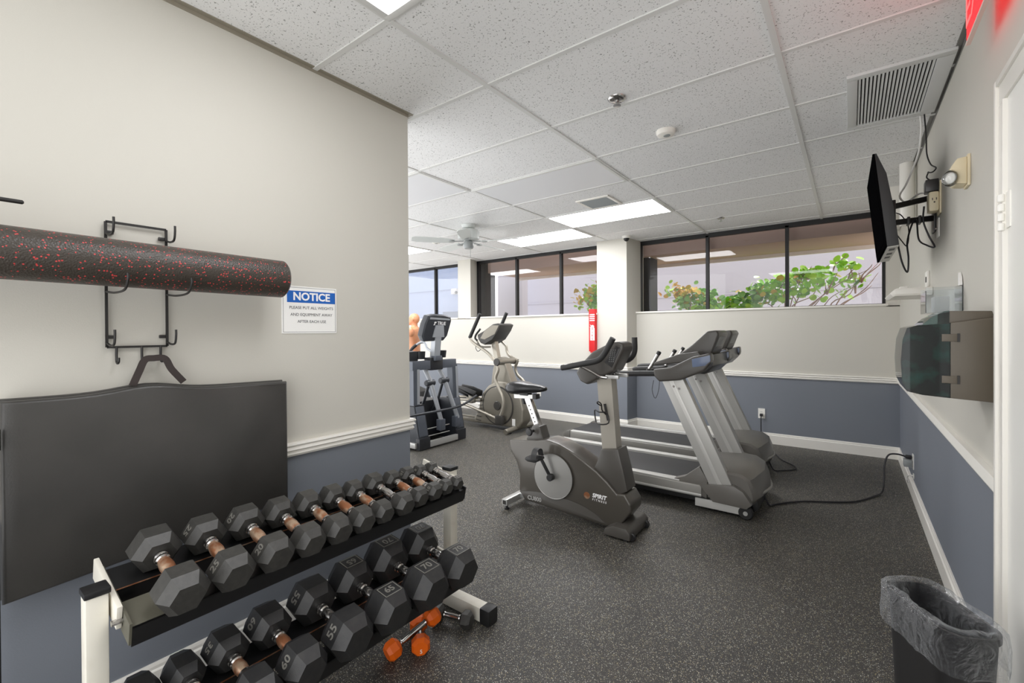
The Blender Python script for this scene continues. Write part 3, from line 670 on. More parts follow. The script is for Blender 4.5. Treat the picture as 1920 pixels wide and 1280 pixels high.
for i in range(12):
    c = V((-1.615, 0, .592)); n = V((math.sin(TIL_U), 0, math.cos(TIL_U))); p = c+n*(RU[i]+.001)
    dumbbell('black hex dumbbell %s, %s along the upper tray' % (EXTRA[i], ords[i]), YU[i], p.x, p.z, TIL_U, RU[i], LU[i], .122, RUST[i], NUM[i], 'side' if i < 11 else 'top')
YL = [.3745, .478, .592, .724, .882, 1.047, 1.224, 1.407]
RL = [.0440, .0448, .0535, .060, .070, .0725, .0802, .0775]
LL = [.115, .118, .122, .125, .132, .135, .145, .142]
NL = [None, None, '35', '60', '55', '65', '70', '70']
RB = [0, 1, 1, 1, 0, 0, 0, 0]
EX2 = ['at the bottom left corner of the photo', 'with only its rear head in the photo', 'with worn rusty grip cut by bottom edge', 'with a reddish rusty grip', 'with chrome grip and numbers on its sides', 'with framed number on top', 'marked 70 on top and second to last', 'marked 70 on top and last']
for i in range(8):
    c = V((-1.50, 0, .252)); n = V((math.sin(TIL_L), 0, math.cos(TIL_L))); p = c+n*(RL[i]+.001)
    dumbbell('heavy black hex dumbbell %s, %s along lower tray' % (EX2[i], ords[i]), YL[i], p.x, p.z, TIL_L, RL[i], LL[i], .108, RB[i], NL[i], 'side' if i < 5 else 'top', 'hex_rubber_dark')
def small_dumbbell(label, a, b, R, L, mat, num, group=None):
    e = thing('dumbbell', label, 'dumbbell', (0, 0, 0), group)
    a, b = V(a), V(b); d = (b-a).length; half = d/2; g_ = half-L/2
    MB().lathe([(.010, -g_-.002), (.014, -g_+.008), (.011, -g_+.014), (.013, 0), (.011, g_-.014), (.014, g_-.008), (.010, g_+.002)], (0, 0, 0), (1, 0, 0), 16).build('handle', 'chrome', e, sharp=25)
    for sgn in (-1, 1):
        prof = [(-L/2, R*.62), (-L/2+.25*L, R), (L/2-.25*L, R), (L/2, R*.72)]
        if sgn < 0: prof = [(-x, r) for x, r in prof[::-1]]
        h = MB().loft([hexring(sgn*half+x, r, n=8 if num or 'orange' in mat else 6) for x, r in prof]).build('head', mat, e, sharp=20)
        if num: text(num, R*.62, (sgn*(half+L/2+.0006), 0, -R*.3), (0, sgn, 0), (0, 0, 1), 'white_ink', h, 'number', .0004)
    dirn = (b-a).normalized(); e.location = (a+b)/2
    e.rotation_euler = (0, -math.asin(dirn.z), math.atan2(dirn.y, dirn.x))
    return e
small_dumbbell('orange rubber dumbbell lying flat on the floor under the rack, its end marked 5', (-1.535, 1.335, .0375), (-1.425, 1.250, .0375), .037, .058, 'orange_rubber', '5', 'orange dumbbells on the floor')
small_dumbbell('orange rubber dumbbell lying across the other one, nearest to the camera', (-1.490, 1.160, .040), (-1.460, 1.347, .092), .037, .058, 'orange_rubber', None, 'orange dumbbells on the floor')
small_dumbbell('small black dumbbell on the floor beside the black-capped rack foot', (-1.525, 1.445, .034), (-1.385, 1.485, .034), .034, .052, 'hex_rubber', None)

# ------------------------------------------------------------------ upright exercise bike
def bike():
    yc = 2.84; e = thing('exercise_bike', 'grey upright exercise bike with a black saddle nearest the camera', 'exercise bike', (-1.65, yc, 0))
    body = [(-2.10, .50), (-2.09, .42), (-2.035, .345), (-2.005, .25), (-2.01, .13), (-1.96, .065), (-1.29, .035), (-1.19, .075), (-1.125, .165), (-1.125, .215), (-1.165, .275), (-1.22, .265), (-1.28, .325), (-1.36, .385), (-1.45, .435), (-1.55, .488), (-1.66, .528), (-1.77, .545), (-1.94, .515)]
    sh = MB().prism(body, 2.745, 2.935, 'Y', bevel=.014, seg=3).build('body_shell', 'bike_shell', e, sharp=50)
    arc = catmull([(-2.0, 2.738, .125), (-1.86, 2.737, .150), (-1.70, 2.737, .155), (-1.52, 2.737, .145), (-1.38, 2.737, .105), (-1.29, 2.738, .05)], 6)
    low = [(p.x, p.z) for p in arc]+[(-1.30, .055), (-1.95, .085)]
    MB().prism(low, 2.739, 2.748, 'Y', bevel=.002).build('lower_panel', 'console_shell', sh)
    for y, s in ((2.735, -1), (2.945, 1)):
        MB().cyl((-1.70, y-.005*s*-1, .297), (-1.70, y+.006*s, .297), .160, seg=56, bevel=.003).build('crank_disc', 'disc_silver', e)
    ang = math.radians(118)
    for y, s in ((2.70, -1), (2.98, 1)):
        d = V((math.cos(ang), 0, math.sin(ang)))*(1 if s < 0 else -1); c0 = V((-1.70, y, .297)); c1 = c0+d*.150+V((0, s*.02, 0))
        m = MB().bar(c0, c1, .022, .014, up=(0, 1, 0), bevel=.004); m.cyl(c0-V((0, .02, 0)), c0+V((0, .02, 0)), .024, seg=18, bevel=.003)
        m.build('crank_arm', 'black_plastic', e)
        pc = c1+V((-.012, s*.055, .01))
        p = MB().prism([(pc.x-.058, pc.z-.010), (pc.x-.03, pc.z-.022), (pc.x+.03, pc.z-.022), (pc.x+.055, pc.z-.004), (pc.x+.05, pc.z+.010), (pc.x-.05, pc.z+.008)], pc.y-.045, pc.y+.045, 'Y', bevel=.005).build('pedal', 'black_plastic', e)
        loop = catmull([(pc.x+.02, pc.y-.048, pc.z), (pc.x+.025, pc.y-.046, pc.z+.045), (pc.x+.02, pc.y-.01, pc.z+.066), (pc.x+.02, pc.y+.03, pc.z+.058), (pc.x+.022, pc.y+.047, pc.z+.01)], 5)
        MB().loft([[q+V((-.022, 0, 0)), q+V((.022, 0, 0)), q+V((.022, .002, .003)), q+V((-.022, .002, .003))] for q in loop]).build('toe_strap', 'dark_grip', p)
    MB().prism([(-1.985, .49), (-1.955, .545), (-1.915, .625), (-1.85, .625), (-1.825, .55), (-1.81, .51)], 2.79, 2.89, 'Y', bevel=.01).build('seat_post_collar', 'console_shell', e)
    k = MB().cyl((-1.905, 2.742, .585), (-1.905, 2.79, .585), .010, seg=10); k.lathe([(.008, 0), (.027, .003), (.03, .012), (.024, .022), (.008, .024)], (-1.905, 2.745, .585), (0, -1, 0), 12)
    k.build('adjusting_knob', 'black_plastic', e)
    sp = MB().bar((-1.885, yc, .60), (-1.985, yc, .825), .044, .052, up=(1, 0, .4), bevel=.006).build('seat_post', 'chrome', e)
    for i in range(5):
        t = .22+.13*i; p = V((-1.885, yc, .60)).lerp(V((-1.985, yc, .825)), t)
        MB().cyl(p+V((-.004, -.0225, -.002)), p+V((-.004, -.0218, -.002)), .0055, seg=12).build('adjustment_hole', 'slot_dark', sp)
    MB().bar((-2.105, yc, .826), (-1.905, yc, .836), .05, .032, bevel=.004).build('seat_slider', 'steel_satin', e)
    MB().box(-1.93, -1.895, yc-.027, yc+.027, .818, .855, bevel=.004).build('slider_end_cap', 'black_plastic', e)
    MB().cyl((-2.02, yc, .77), (-2.02, yc, .815), .016, .026, 14).build('slider_knob', 'black_plastic', e)
    rings = []
    for t, wd, top, bot in ((0, .02, .905, .875), (.05, .08, .930, .852), (.2, .118, .944, .845), (.38, .118, .940, .848), (.55, .080, .930, .856), (.72, .054, .927, .866), (.88, .044, .921, .874), (.97, .032, .912, .882), (1, .010, .902, .892)):
        x = -2.165+.345*t; r = []
        for j in range(18):
            a = 2*PI*j/18; cz, hz = (top+bot)/2, (top-bot)/2; ca, sa = math.cos(a), math.sin(a)
            r.append(V((x, yc+wd*math.copysign(abs(ca)**.75, ca), cz+hz*math.copysign(abs(sa)**.7, sa))))
        rings.append(r)
    MB().loft(rings).build('saddle', 'saddle_vinyl', e, sharp=60)
    MB().box(-2.05, -1.97, yc-.03, yc+.03, .838, .872, bevel=.006).build('saddle_clamp', 'black_plastic', e)
    MB().prism([(-1.405, .385), (-1.375, .44), (-1.345, .535), (-1.22, .555), (-1.185, .42), (-1.155, .29), (-1.225, .25)], 2.765, 2.915, 'Y', bevel=.012).build('mast_shroud', 'console_shell', e)
    MB().loft([[V((x0, yc-.042, z)), V((x1, yc-.042, z)), V((x1, yc+.042, z)), V((x0, yc+.042, z))] for x0, x1, z in ((-1.345, -1.24, .50), (-1.385, -1.28, 1.02))]).build('mast', 'bike_grey', e)
    con = MB().prism([(-1.525, 1.045), (-1.49, .985), (-1.44, .965), (-1.30, 1.04), (-1.245, 1.065), (-1.175, 1.21), (-1.175, 1.245), (-1.21, 1.262), (-1.265, 1.255), (-1.40, 1.19), (-1.47, 1.12)], 2.755, 2.925, 'Y', bevel=.02, seg=3).build('console', 'console_shell', e, sharp=50)
    MB().prism([(-1.255, 1.09), (-1.195, 1.215), (-1.225, 1.235), (-1.305, 1.125)], 2.7505, 2.757, 'Y', bevel=.001).build('side_panel', 'console_dark', con)
    kp = MB()
    for i in range(7):
        for j in range(3): 
            x, z = -1.228-.014*j-.006*i*.4+.0, 1.205-.0125*i
            kp.box(x-.004, x+.003, 2.7496, 2.7512, z-.003, z+.003)
    k_ = kp.build('key_legends', 'keypad', con); k_['kind'] = 'stuff'
    for y, s in ((2.655, -1), (3.025, 1)):
        tail = [(-1.315, y, 1.138), (-1.268, y, 1.175), (-1.23, y, 1.235), (-1.20, y, 1.285)] if s < 0 else [(-1.29, y, 1.118), (-1.235, y, 1.14), (-1.207, y, 1.19), (-1.207, y, 1.285)]
        g = MB().tube([(-1.575, y, 1.082), (-1.52, y, 1.092), (-1.42, y, 1.114)]+tail, .0195, 14).build('handlebar_grip', 'dark_grip', e)
        MB().tube([(-1.44, y, 1.103), (-1.38, y-s*.05, 1.06), (-1.335, y-s*.085, 1.028), (-1.29, y-s*.10, 1.02)], .011, 10).build('handlebar_tube', 'chrome', e)
        MB().bar((-1.55, y, 1.103), (-1.49, y, 1.114), .020, .012, bevel=.003).build('pulse_sensor', 'chrome', g)
    for y in (2.765, 2.915): MB().box(-1.30, -1.21, y-.012, y+.012, 1.015, 1.04, bevel=.004).build('handlebar_clamp', 'steel_satin', e)
    cg = MB().tube([(-1.345, 2.785, .825), (-1.36, 2.755, .845), (-1.345, 2.735, .86), (-1.325, 2.74, .845), (-1.33, 2.765, .80), (-1.315, 2.79, .77)], .0045, 8)
    cg.tube([(-1.375, 2.745, .80), (-1.33, 2.715, .795), (-1.285, 2.74, .79), (-1.275, 2.745, .725), (-1.32, 2.715, .715), (-1.365, 2.745, .722)], .0045, 8, 3, closed=True)
    cg.bar((-1.325, 2.793, .84), (-1.30, 2.793, .73), .016, .006, up=(0, 1, 0)); cg.build('bottle_cage', 'black_metal', e)
    ft = MB().prism([(-1.285, .012), (-1.28, .05), (-1.22, .085), (-1.13, .085), (-1.105, .055), (-1.105, .012)], 2.675, 3.005, 'Y', bevel=.012).build('front_foot', 'console_shell', e)
    for y in (2.70, 2.98): MB().cyl((-1.14, y, .0), (-1.14, y, .014), .016, seg=12).build('rubber_foot', 'black_plastic', ft)
    for y in (2.72, 2.96): MB().cyl((-1.108, y-.012, .026), (-1.108, y+.012, .026), .025, seg=18, bevel=.004).build('transport_wheel', 'black_plastic', ft)
    st = MB().bar((-2.065, 2.635, .058), (-2.065, 3.045, .058), .046, .046, bevel=.003).box(-2.04, -1.98, 2.80, 2.88, .05, .08).build('rear_stabilizer', 'steel_satin', e)
    for y in (2.665, 3.015): MB().lathe([(.010, .036), (.010, .012), (.020, .01), (.020, 0), (.001, 0)], (-2.065, y, 0), (0, 0, 1), 14).build('levelling_foot', 'black_plastic', st)
    for y in (2.637, 3.043): MB().box(-2.08, -2.05, y-.003, y+.003, .043, .073).build('end_cap', 'slot_dark', st)
    X, Z = (1, 0, .03), (-.03, 0, 1)
    text('CU800', .042, (-1.865, 2.7375, .098), X, Z, 'steel_satin', e, 'model_lettering', .0006, width=.001)
    text('SPIRIT', .038, (-1.345, 2.7440, .222), (1, 0, -.02), (.02, 0, 1), 'white_ink', e, 'lettering', .0006, width=.001, shear=.15)
    text('F I T N E S S', .020, (-1.345, 2.7440, .194), (1, 0, -.02), (.02, 0, 1), 'white_ink', e, 'lettering', .0006, shear=.1)
    MB().cyl((-1.437, 2.7435, .213), (-1.437, 2.746, .213), .023, seg=24).build('emblem', 'rusty_steel', e)
bike()

# ------------------------------------------------------------------ treadmills
def treadmill():
    y0, y1 = 3.47, 4.19; yc = (y0+y1)/2
    e = thing('treadmill', 'grey treadmill nearest the camera, just behind the exercise bike', 'treadmill', (-1.5, yc, 0), 'treadmills facing the right wall')
    MB().box(-2.47, -.85, y0+.03, y1-.03, .06, .155, bevel=.01).build('deck_frame', 'black_paint', e)
    MB().box(-2.50, -.80, y0+.085, y1-.085, .172, .186, bevel=.004).build('running_belt', 'tread_belt', e)
    for ya, yb in ((y0, y0+.085), (y1-.085, y1)):
        sk = MB().prism([(ya, .105), (ya+.004, .185), (ya+.012, .192), (yb-.012, .192), (yb, .18), (yb, .105)], -2.46, -.88, 'X', bevel=.003).build('side_rail', 'skirt_grey', e)
        MB().box(-2.46, -1.04, ya+.008, yb-.008, .190, .203, bevel=.005).build('foot_rail_strip', 'tread_rail', sk)
        MB().box(-2.44, -.88, ya-.003 if ya == y0 else yb-.006, ya+.006 if ya == y0 else yb+.003, .112, .126, bevel=.002).build('trim_strip', 'tread_rail', sk)
        MB().prism([(-2.535, .12), (-2.53, .17), (-2.50, .198), (-2.45, .206), (-2.45, .10), (-2.51, .10)], ya-.004, yb+.004, 'Y', bevel=.006).build('rear_end_cap', 'hood_grey', e)
    MB().cyl((-2.50, y0+.085, .145), (-2.50, y1-.085, .145), .038, seg=20).build('rear_roller', 'tread_belt', e)
    hood = [(-.99, .195), (-.93, .275), (-.88, .302), (-.70, .318), (-.63, .312), (-.575, .280), (-.545, .205), (-.535, .15), (-.57, .10), (-.99, .10)]
    rings = []
    for y, k in ((y0+.035, .9), (y0+.05, .97), (y0+.10, 1), (yc, 1.02), (y1-.10, 1), (y1-.05, .97), (y1-.035, .9)):
        bow = .055*(1-((y-yc)/(yc-y0))**2)
        rings.append([V((-.75+(x+.75)*(k if x > -.75 else 1)+(bow if x > -.7 else 0), y, .10+(z-.10)*k)) for x, z in hood])
    hd = MB().loft(rings).build('motor_hood', 'hood_grey', e, sharp=32)
    rr = catmull([(-.585, y0+.06, .165), (-.515, y0+.16, .162), (-.478, yc, .16), (-.515, y1-.16, .162), (-.585, y1-.06, .165)], 6)
    MB().tube(rr, .011, 8, smooth=False).build('front_bumper', 'skirt_grey', hd)
    MB().prism([(-.66, .02), (-.57, .02), (-.52, .06), (-.53, .15), (-.66, .15)], y0+.10, y1-.10, 'Y', bevel=.01).build('motor_pan', 'black_plastic', e)
    MB().cyl((-.53, yc+.10, .125), (-.505, yc+.10, .125), .013, seg=14).build('power_switch', 'red_plastic', e)
    for s, ya in ((-1, y0), (1, y1-.085)):
        yo = y0 if s < 0 else y1
        MB().prism([(-1.10, .195), (-1.00, .235), (-.895, .325), (-.84, .23), (-.845, .10), (-1.10, .16)], ya+.01, ya+.075, 'Y', bevel=.004).build('hood_wing', 'hood_grey', e)
        MB().prism([(-.895, .20), (-.66, .232), (-.60, .20), (-.545, .12), (-.58, .085), (-.80, .09)], (yo-.012) if s < 0 else (yo-.045), (yo+.045) if s < 0 else (yo+.012), 'Y', bevel=.008).build('upright_boot', 'hood_grey', e)
        yu = y0+.015 if s < 0 else y1-.085
        up = MB().prism([(-1.175, .95), (-1.015, .97), (-.668, .205), (-.825, .19)], yu, yu+.07, 'Y', bevel=.006).build('upright', 'tread_silver', e)
        MB().prism([(-1.115, .945), (-1.085, .95), (-.74, .215), (-.77, .21)], yu-.003, yu+.073, 'Y', bevel=.002).build('centre_rib', 'tread_rail', up)
        for dx, dz in ((-1.08, .905), (-1.04, .89)):
            MB().cyl((dx, yu-.004, dz), (dx, yu+.074, dz), .009, seg=10).build('bolt', 'chrome', up)
        MB().prism([(-1.235, 1.03), (-1.10, 1.05), (-.94, 1.135), (-.815, 1.165), (-.81, 1.09), (-.86, 1.03), (-1.03, .955), (-1.19, .935), (-1.225, .975)], yu-.02, yu+.075, 'Y', bevel=.016, seg=3).build('arm_joint', 'console_shell', e, sharp=50)
        MB().tube([(-1.66, yu+.03, .955), (-1.62, yu+.03, .970), (-1.40, yu+.03, .985), (-1.20, yu+.03, .995)], .023, 14).build('handrail', 'dark_grip', e)
        yg = yu+.14 if s < 0 else yu-.07
        gr = MB().tube([(-1.325, yg, 1.01), (-1.30, yg, 1.05), (-1.245, yg, 1.145)], .0155, 12).build('pulse_grip', 'chrome', e)
        MB().cyl((-1.25, yg, 1.135), (-1.236, yg, 1.162), .0175, seg=12, bevel=.004).build('grip_cap', 'dark_grip', gr)
        MB().cyl((-1.335, yg, .995), (-1.318, yg, 1.02), .0175, seg=12, bevel=.004).build('grip_collar', 'dark_grip', gr)
        MB().box(-.93, -.61, yo+(.02 if s < 0 else -.06), yo+(.06 if s < 0 else -.02), .028, .088, bevel=.004).build('lift_frame', 'tread_rail', e)
        wy = yo+(.035 if s < 0 else -.035)
        wh = MB().cyl((-.59, wy-.022, .048), (-.59, wy+.022, .048), .047, seg=26, bevel=.007).build('transport_wheel', 'black_plastic', e)
        MB().cyl((-.59, wy-.026, .048), (-.59, wy+.026, .048), .015, seg=14).build('hub', 'steel_satin', wh)
        MB().lathe([(.008, .06), (.008, .012), (.022, .01), (.022, 0), (.001, 0)], (-2.38, (ya+.042), 0), (0, 0, 1), 14).build('levelling_foot', 'black_plastic', e)
    MB().tube([(-1.33, y0+.155, 1.0), (-1.33, yc, 1.0), (-1.33, y1-.155, 1.0)], .016, 10, smooth=False).build('front_crossbar', 'dark_grip', e)
    MB().prism([(-1.02, 1.01), (-.96, 1.115), (-.83, 1.15), (-.82, 1.06), (-.88, 1.0)], y0+.10, y1-.10, 'Y', bevel=.012).build('console_beam', 'console_dark', e)
    for ya in (y0+.012, y1-.09): MB().prism([(-.945, 1.12), (-.815, 1.152), (-.812, 1.105), (-.85, 1.07), (-.94, 1.055)], ya-.018, ya+.092, 'Y', bevel=.006).build('sheen_panel', 'window_sheen', e)  # bluish window reflection on the beam, put into these panels' colour
    MB().prism([(-1.26, 1.055), (-1.255, 1.078), (-1.06, 1.150), (-.92, 1.172), (-.87, 1.12), (-1.0, 1.085)], y0+.075, y1-.075, 'Y', bevel=.012, seg=3).build('console_tray', 'console_shell', e, sharp=50)
    con = [(-1.12, 1.125), (-1.0, 1.215), (-.885, 1.325), (-.815, 1.332), (-.797, 1.30), (-.845, 1.17), (-.87, 1.125)]
    c_ = MB().prism(con, y0+.20, y1-.20, 'Y', bevel=.016, seg=3).build('console', 'console_shell', e, sharp=50)
    d = V((.125, 0, .115)).normalized(); n = V((-d.z, 0, d.x))
    b0 = V((-1.0, 0, 1.21))
    MB().loft([[b0+d*a+n*h+V((0, y, 0)) for a, y in ((.02, y0+.225), (.15, y0+.225), (.15, y1-.225), (.02, y1-.225))] for h in (-.002, .002)]).build('display', 'console_dark', c_)
    bk = V((-.797, 0, 1.30)); bd = (V((-.845, 0, 1.17))-bk).normalized(); bn = V((-bd.z, 0, bd.x))
    MB().loft([[bk+bd*a+bn*h+V((0, y, 0)) for a, y in ((.02, y0+.24), (.10, y0+.24), (.10, y1-.28), (.02, y1-.28))] for h in (-.001, .002)]).build('rating_label', 'keypad', c_)
    cx = MB().tube([(-1.245, y0+.04, .94), (-1.255, y0+.035, .86), (-1.23, y0+.03, .80), (-1.205, y0+.035, .86), (-1.20, y0+.045, .94)], .0025, 6)
    cx.build('safety_cord', 'cable_black', e)
    return e
tm = treadmill()
tm2 = copy_tree(tm); tm2.location = tm.location+V((-.10, 1.0, 0))
relabel(tm2, 'grey treadmill farthest from the camera, next to the back wall under the window')

# ------------------------------------------------------------------ ellipticals
def spirit_elliptical():
    yc = 4.87; e = thing('elliptical_trainer', 'champagne grey elliptical trainer with a round flywheel cover beside the left back wall', 'elliptical trainer', (-4.0, yc, 0))
    body = [(-4.27, .045), (-4.29, .10), (-4.20, .24), (-4.175, .36), (-4.12, .48), (-4.02, .585), (-3.88, .655), (-3.70, .655), (-3.55, .58), (-3.45, .45), (-3.415, .30), (-3.43, .14), (-3.50, .05)]
    sh = MB().prism(body, 4.775, 4.965, 'Y', bevel=.03, seg=3).build('flywheel_cover', 'ell_champagne', e, sharp=50)
    for y, s in ((4.772, -1), (4.968, 1)):
        d = MB().cyl((-3.845, y+.004, .325), (-3.845, y+s*.006, .325), .268, seg=56, bevel=.004).build('crank_disc', 'ell_dark', sh)
        MB().cyl((-3.845, y, .325), (-3.845, y+s*.008, .325), .25, seg=56, bevel=.003).build('disc_face', 'ell_champagne', sh)
        MB().cyl((-3.845, y, .325), (-3.845, y+s*.02, .325), .062, seg=26, bevel=.006).build('hub', 'ell_dark', sh)
    for i in range(5): MB().bar((-4.235+.012*i, 4.768, .10+.05*i), (-4.15+.010*i, 4.768, .09+.055*i), .01, .008).build('vent_rib', 'ell_dark', sh)
    MB().box(-3.60, -3.55, 4.770, 4.776, .08, .17).build('warning_label', 'paper', sh)
    MB().prism([(-3.985, .60), (-3.955, .80), (-3.90, .965), (-3.85, .985), (-3.785, .975), (-3.74, .90), (-3.60, .60)], 4.80, 4.94, 'Y', bevel=.014, seg=3).build('neck_shroud', 'ell_champagne', e, sharp=50)
    MB().loft([[V((x0, yc-.035, z)), V((x1, yc-.035, z)), V((x1, yc+.035, z)), V((x0, yc+.035, z))] for x0, x1, z in ((-3.945, -3.88, .93), (-4.01, -3.94, 1.20))]).build('mast', 'ell_tube', e)
    MB().cyl((-3.775, 4.68, .925), (-3.775, 5.04, .925), .044, seg=24, bevel=.008).build('pivot_axle', 'ell_champagne', e)
    for y in (4.67, 5.05): MB().cyl((-3.775, y-.012, .925), (-3.775, y+.012, .925), .05, seg=24, bevel=.005).build('pivot_cap', 'ell_dark', e)
    c = MB().prism([(-4.165, 1.29), (-4.15, 1.225), (-4.105, 1.175), (-4.03, 1.15), (-3.89, 1.22), (-3.79, 1.34), (-3.745, 1.425), (-3.80, 1.445), (-3.885, 1.435), (-4.03, 1.35)], 4.72, 5.02, 'Y', bevel=.018, seg=3).build('console', 'ell_dark', e, sharp=50)
    MB().prism([(-3.885, 1.42), (-3.77, 1.415), (-3.84, 1.30), (-4.02, 1.225), (-4.10, 1.24), (-4.03, 1.335)], 4.712, 4.722, 'Y', bevel=.002).build('side_panel', 'ell_champagne', c)
    for s, y, kk in ((-1, 4.69, 4.69/4.62), (1, 5.05, 5.05/5.12)):
        K = lambda pts: [V((p[0]*kk, p[1], 1.33+(p[2]-1.33)*kk)) for p in pts]
        if s < 0:
            up = [(-3.755, y, .925), (-3.80, y, .975), (-3.90, y, 1.055), (-4.04, y, 1.125), (-4.165, y, 1.195), (-4.21, y, 1.25)]; gp = [(-4.21, y, 1.25), (-4.02, y, 1.575)]
        else:
            up = [(-3.755, y, .925), (-3.90, y, .985), (-3.95, y, 1.05), (-3.965, y, 1.12), (-4.02, y, 1.17), (-4.075, y, 1.22), (-4.09, y, 1.28), (-4.07, y, 1.38)]; gp = [(-4.07, y, 1.38), (-3.95, y, 1.60)]
        up, gp = K(up), K(gp)
        MB().tube(up, .020, 12).build('moving_arm', 'ell_tube', e)
        MB().tube(gp, .025, 14, smooth=False).build('arm_grip', 'dark_grip', e)
        q = -1 if s > 0 else 1
        low = [(-3.755, y, .925), (-3.71, y, .835), (-3.755, y, .71), (-3.70, y, .58), (-3.635, y, .46), (-3.63, y, .33), (-3.69, y, .19)] if s < 0 else [(-3.755, y, .925), (-3.80, y, .82), (-3.76, y, .72), (-3.66, y, .64), (-3.60, y, .50), (-3.62, y, .36), (-3.72, y, .25)]
        low = K(low)
        MB().tube(low, .021, 12).build('lower_arm', 'ell_tube', e)
        pe = V(low[-1])
        MB().box(pe.x-.065, pe.x+.065, y-.03, y+.035, pe.z-.075, pe.z+.045, bevel=.02).build('arm_link', 'ell_dark', e)
        MB().tube([(pe.x, y+.0, pe.z-.02), (-4.05, y+.01*s*-1, .225 if s < 0 else .30), (-4.40, y-.02*s, .30 if s < 0 else .36), (-4.85, y-.04*s, .34)], .020, 12).build('pedal_arm', 'ell_tube', e)
        px, pz, py = (-4.34, .475, 4.74) if s < 0 else (-4.62, .40, 5.0)
        p = MB()
        p.prism([(px-.20, pz+.07), (px-.195, pz+.045), (px+.12, pz-.05), (px+.185, pz-.045), (px+.195, pz+.02), (px+.15, pz-.015), (px-.18, pz+.078)], py-.075, py+.075, 'Y', bevel=.008)
        for yy in (py-.075, py+.061): p.prism([(px-.20, pz+.07), (px-.195, pz+.095), (px+.02, pz+.075), (px+.195, pz+.03), (px+.185, pz-.03), (px+.10, pz-.03)], yy, yy+.014, 'Y', bevel=.004)
        p.build('pedal', 'black_plastic', e, sharp=50)
        MB().box(px+.02, px+.14, py-.04, py+.04, pz-.13, pz-.03, bevel=.01).build('pedal_bracket', 'ell_champagne', e)
    MB().bar((-4.12, 4.735, .375), (-4.80, 4.70, .35), .035, .035, bevel=.006).build('guide_rail', 'ell_tube', e)
    MB().tube([(-4.19, 4.75, 1.21), (-4.225, 4.75, 1.24), (-4.21, 4.75, 1.29), (-4.13, 4.75, 1.37)], .014, 10).build('fixed_grip', 'dark_grip', e)
    MB().tube([(-4.195, 4.75, 1.20), (-4.13, 4.76, 1.125), (-4.0, 4.82, 1.12)], .013, 10).build('fixed_bar', 'ell_tube', e)
    MB().tube([(-4.16, 4.70, 1.16), (-4.10, 4.68, 1.165), (-4.08, 4.70, 1.10), (-4.14, 4.71, 1.06), (-4.18, 4.71, 1.10)], .0045, 8, closed=True).build('bottle_cage', 'black_metal', e)
    for y in (4.80, 4.94): MB().bar((-4.22, y, .075), (-5.15, y, .075), .045, .05, bevel=.006).build('base_rail', 'ell_champagne', e)
    for x, nm in ((-3.55, 'front_stabilizer'), (-5.12, 'rear_stabilizer')):
        st = MB().tube([(x, 4.56, .036), (x, 4.62, .045), (x, yc, .05), (x, 5.12, .045), (x, 5.18, .036)], .034, 14).build(nm, 'ell_champagne', e)
        for y in (4.66, 5.08): MB().cyl((x, y, 0), (x, y, .02), .02, seg=12).build('levelling_foot', 'black_plastic', st)
spirit_elliptical()

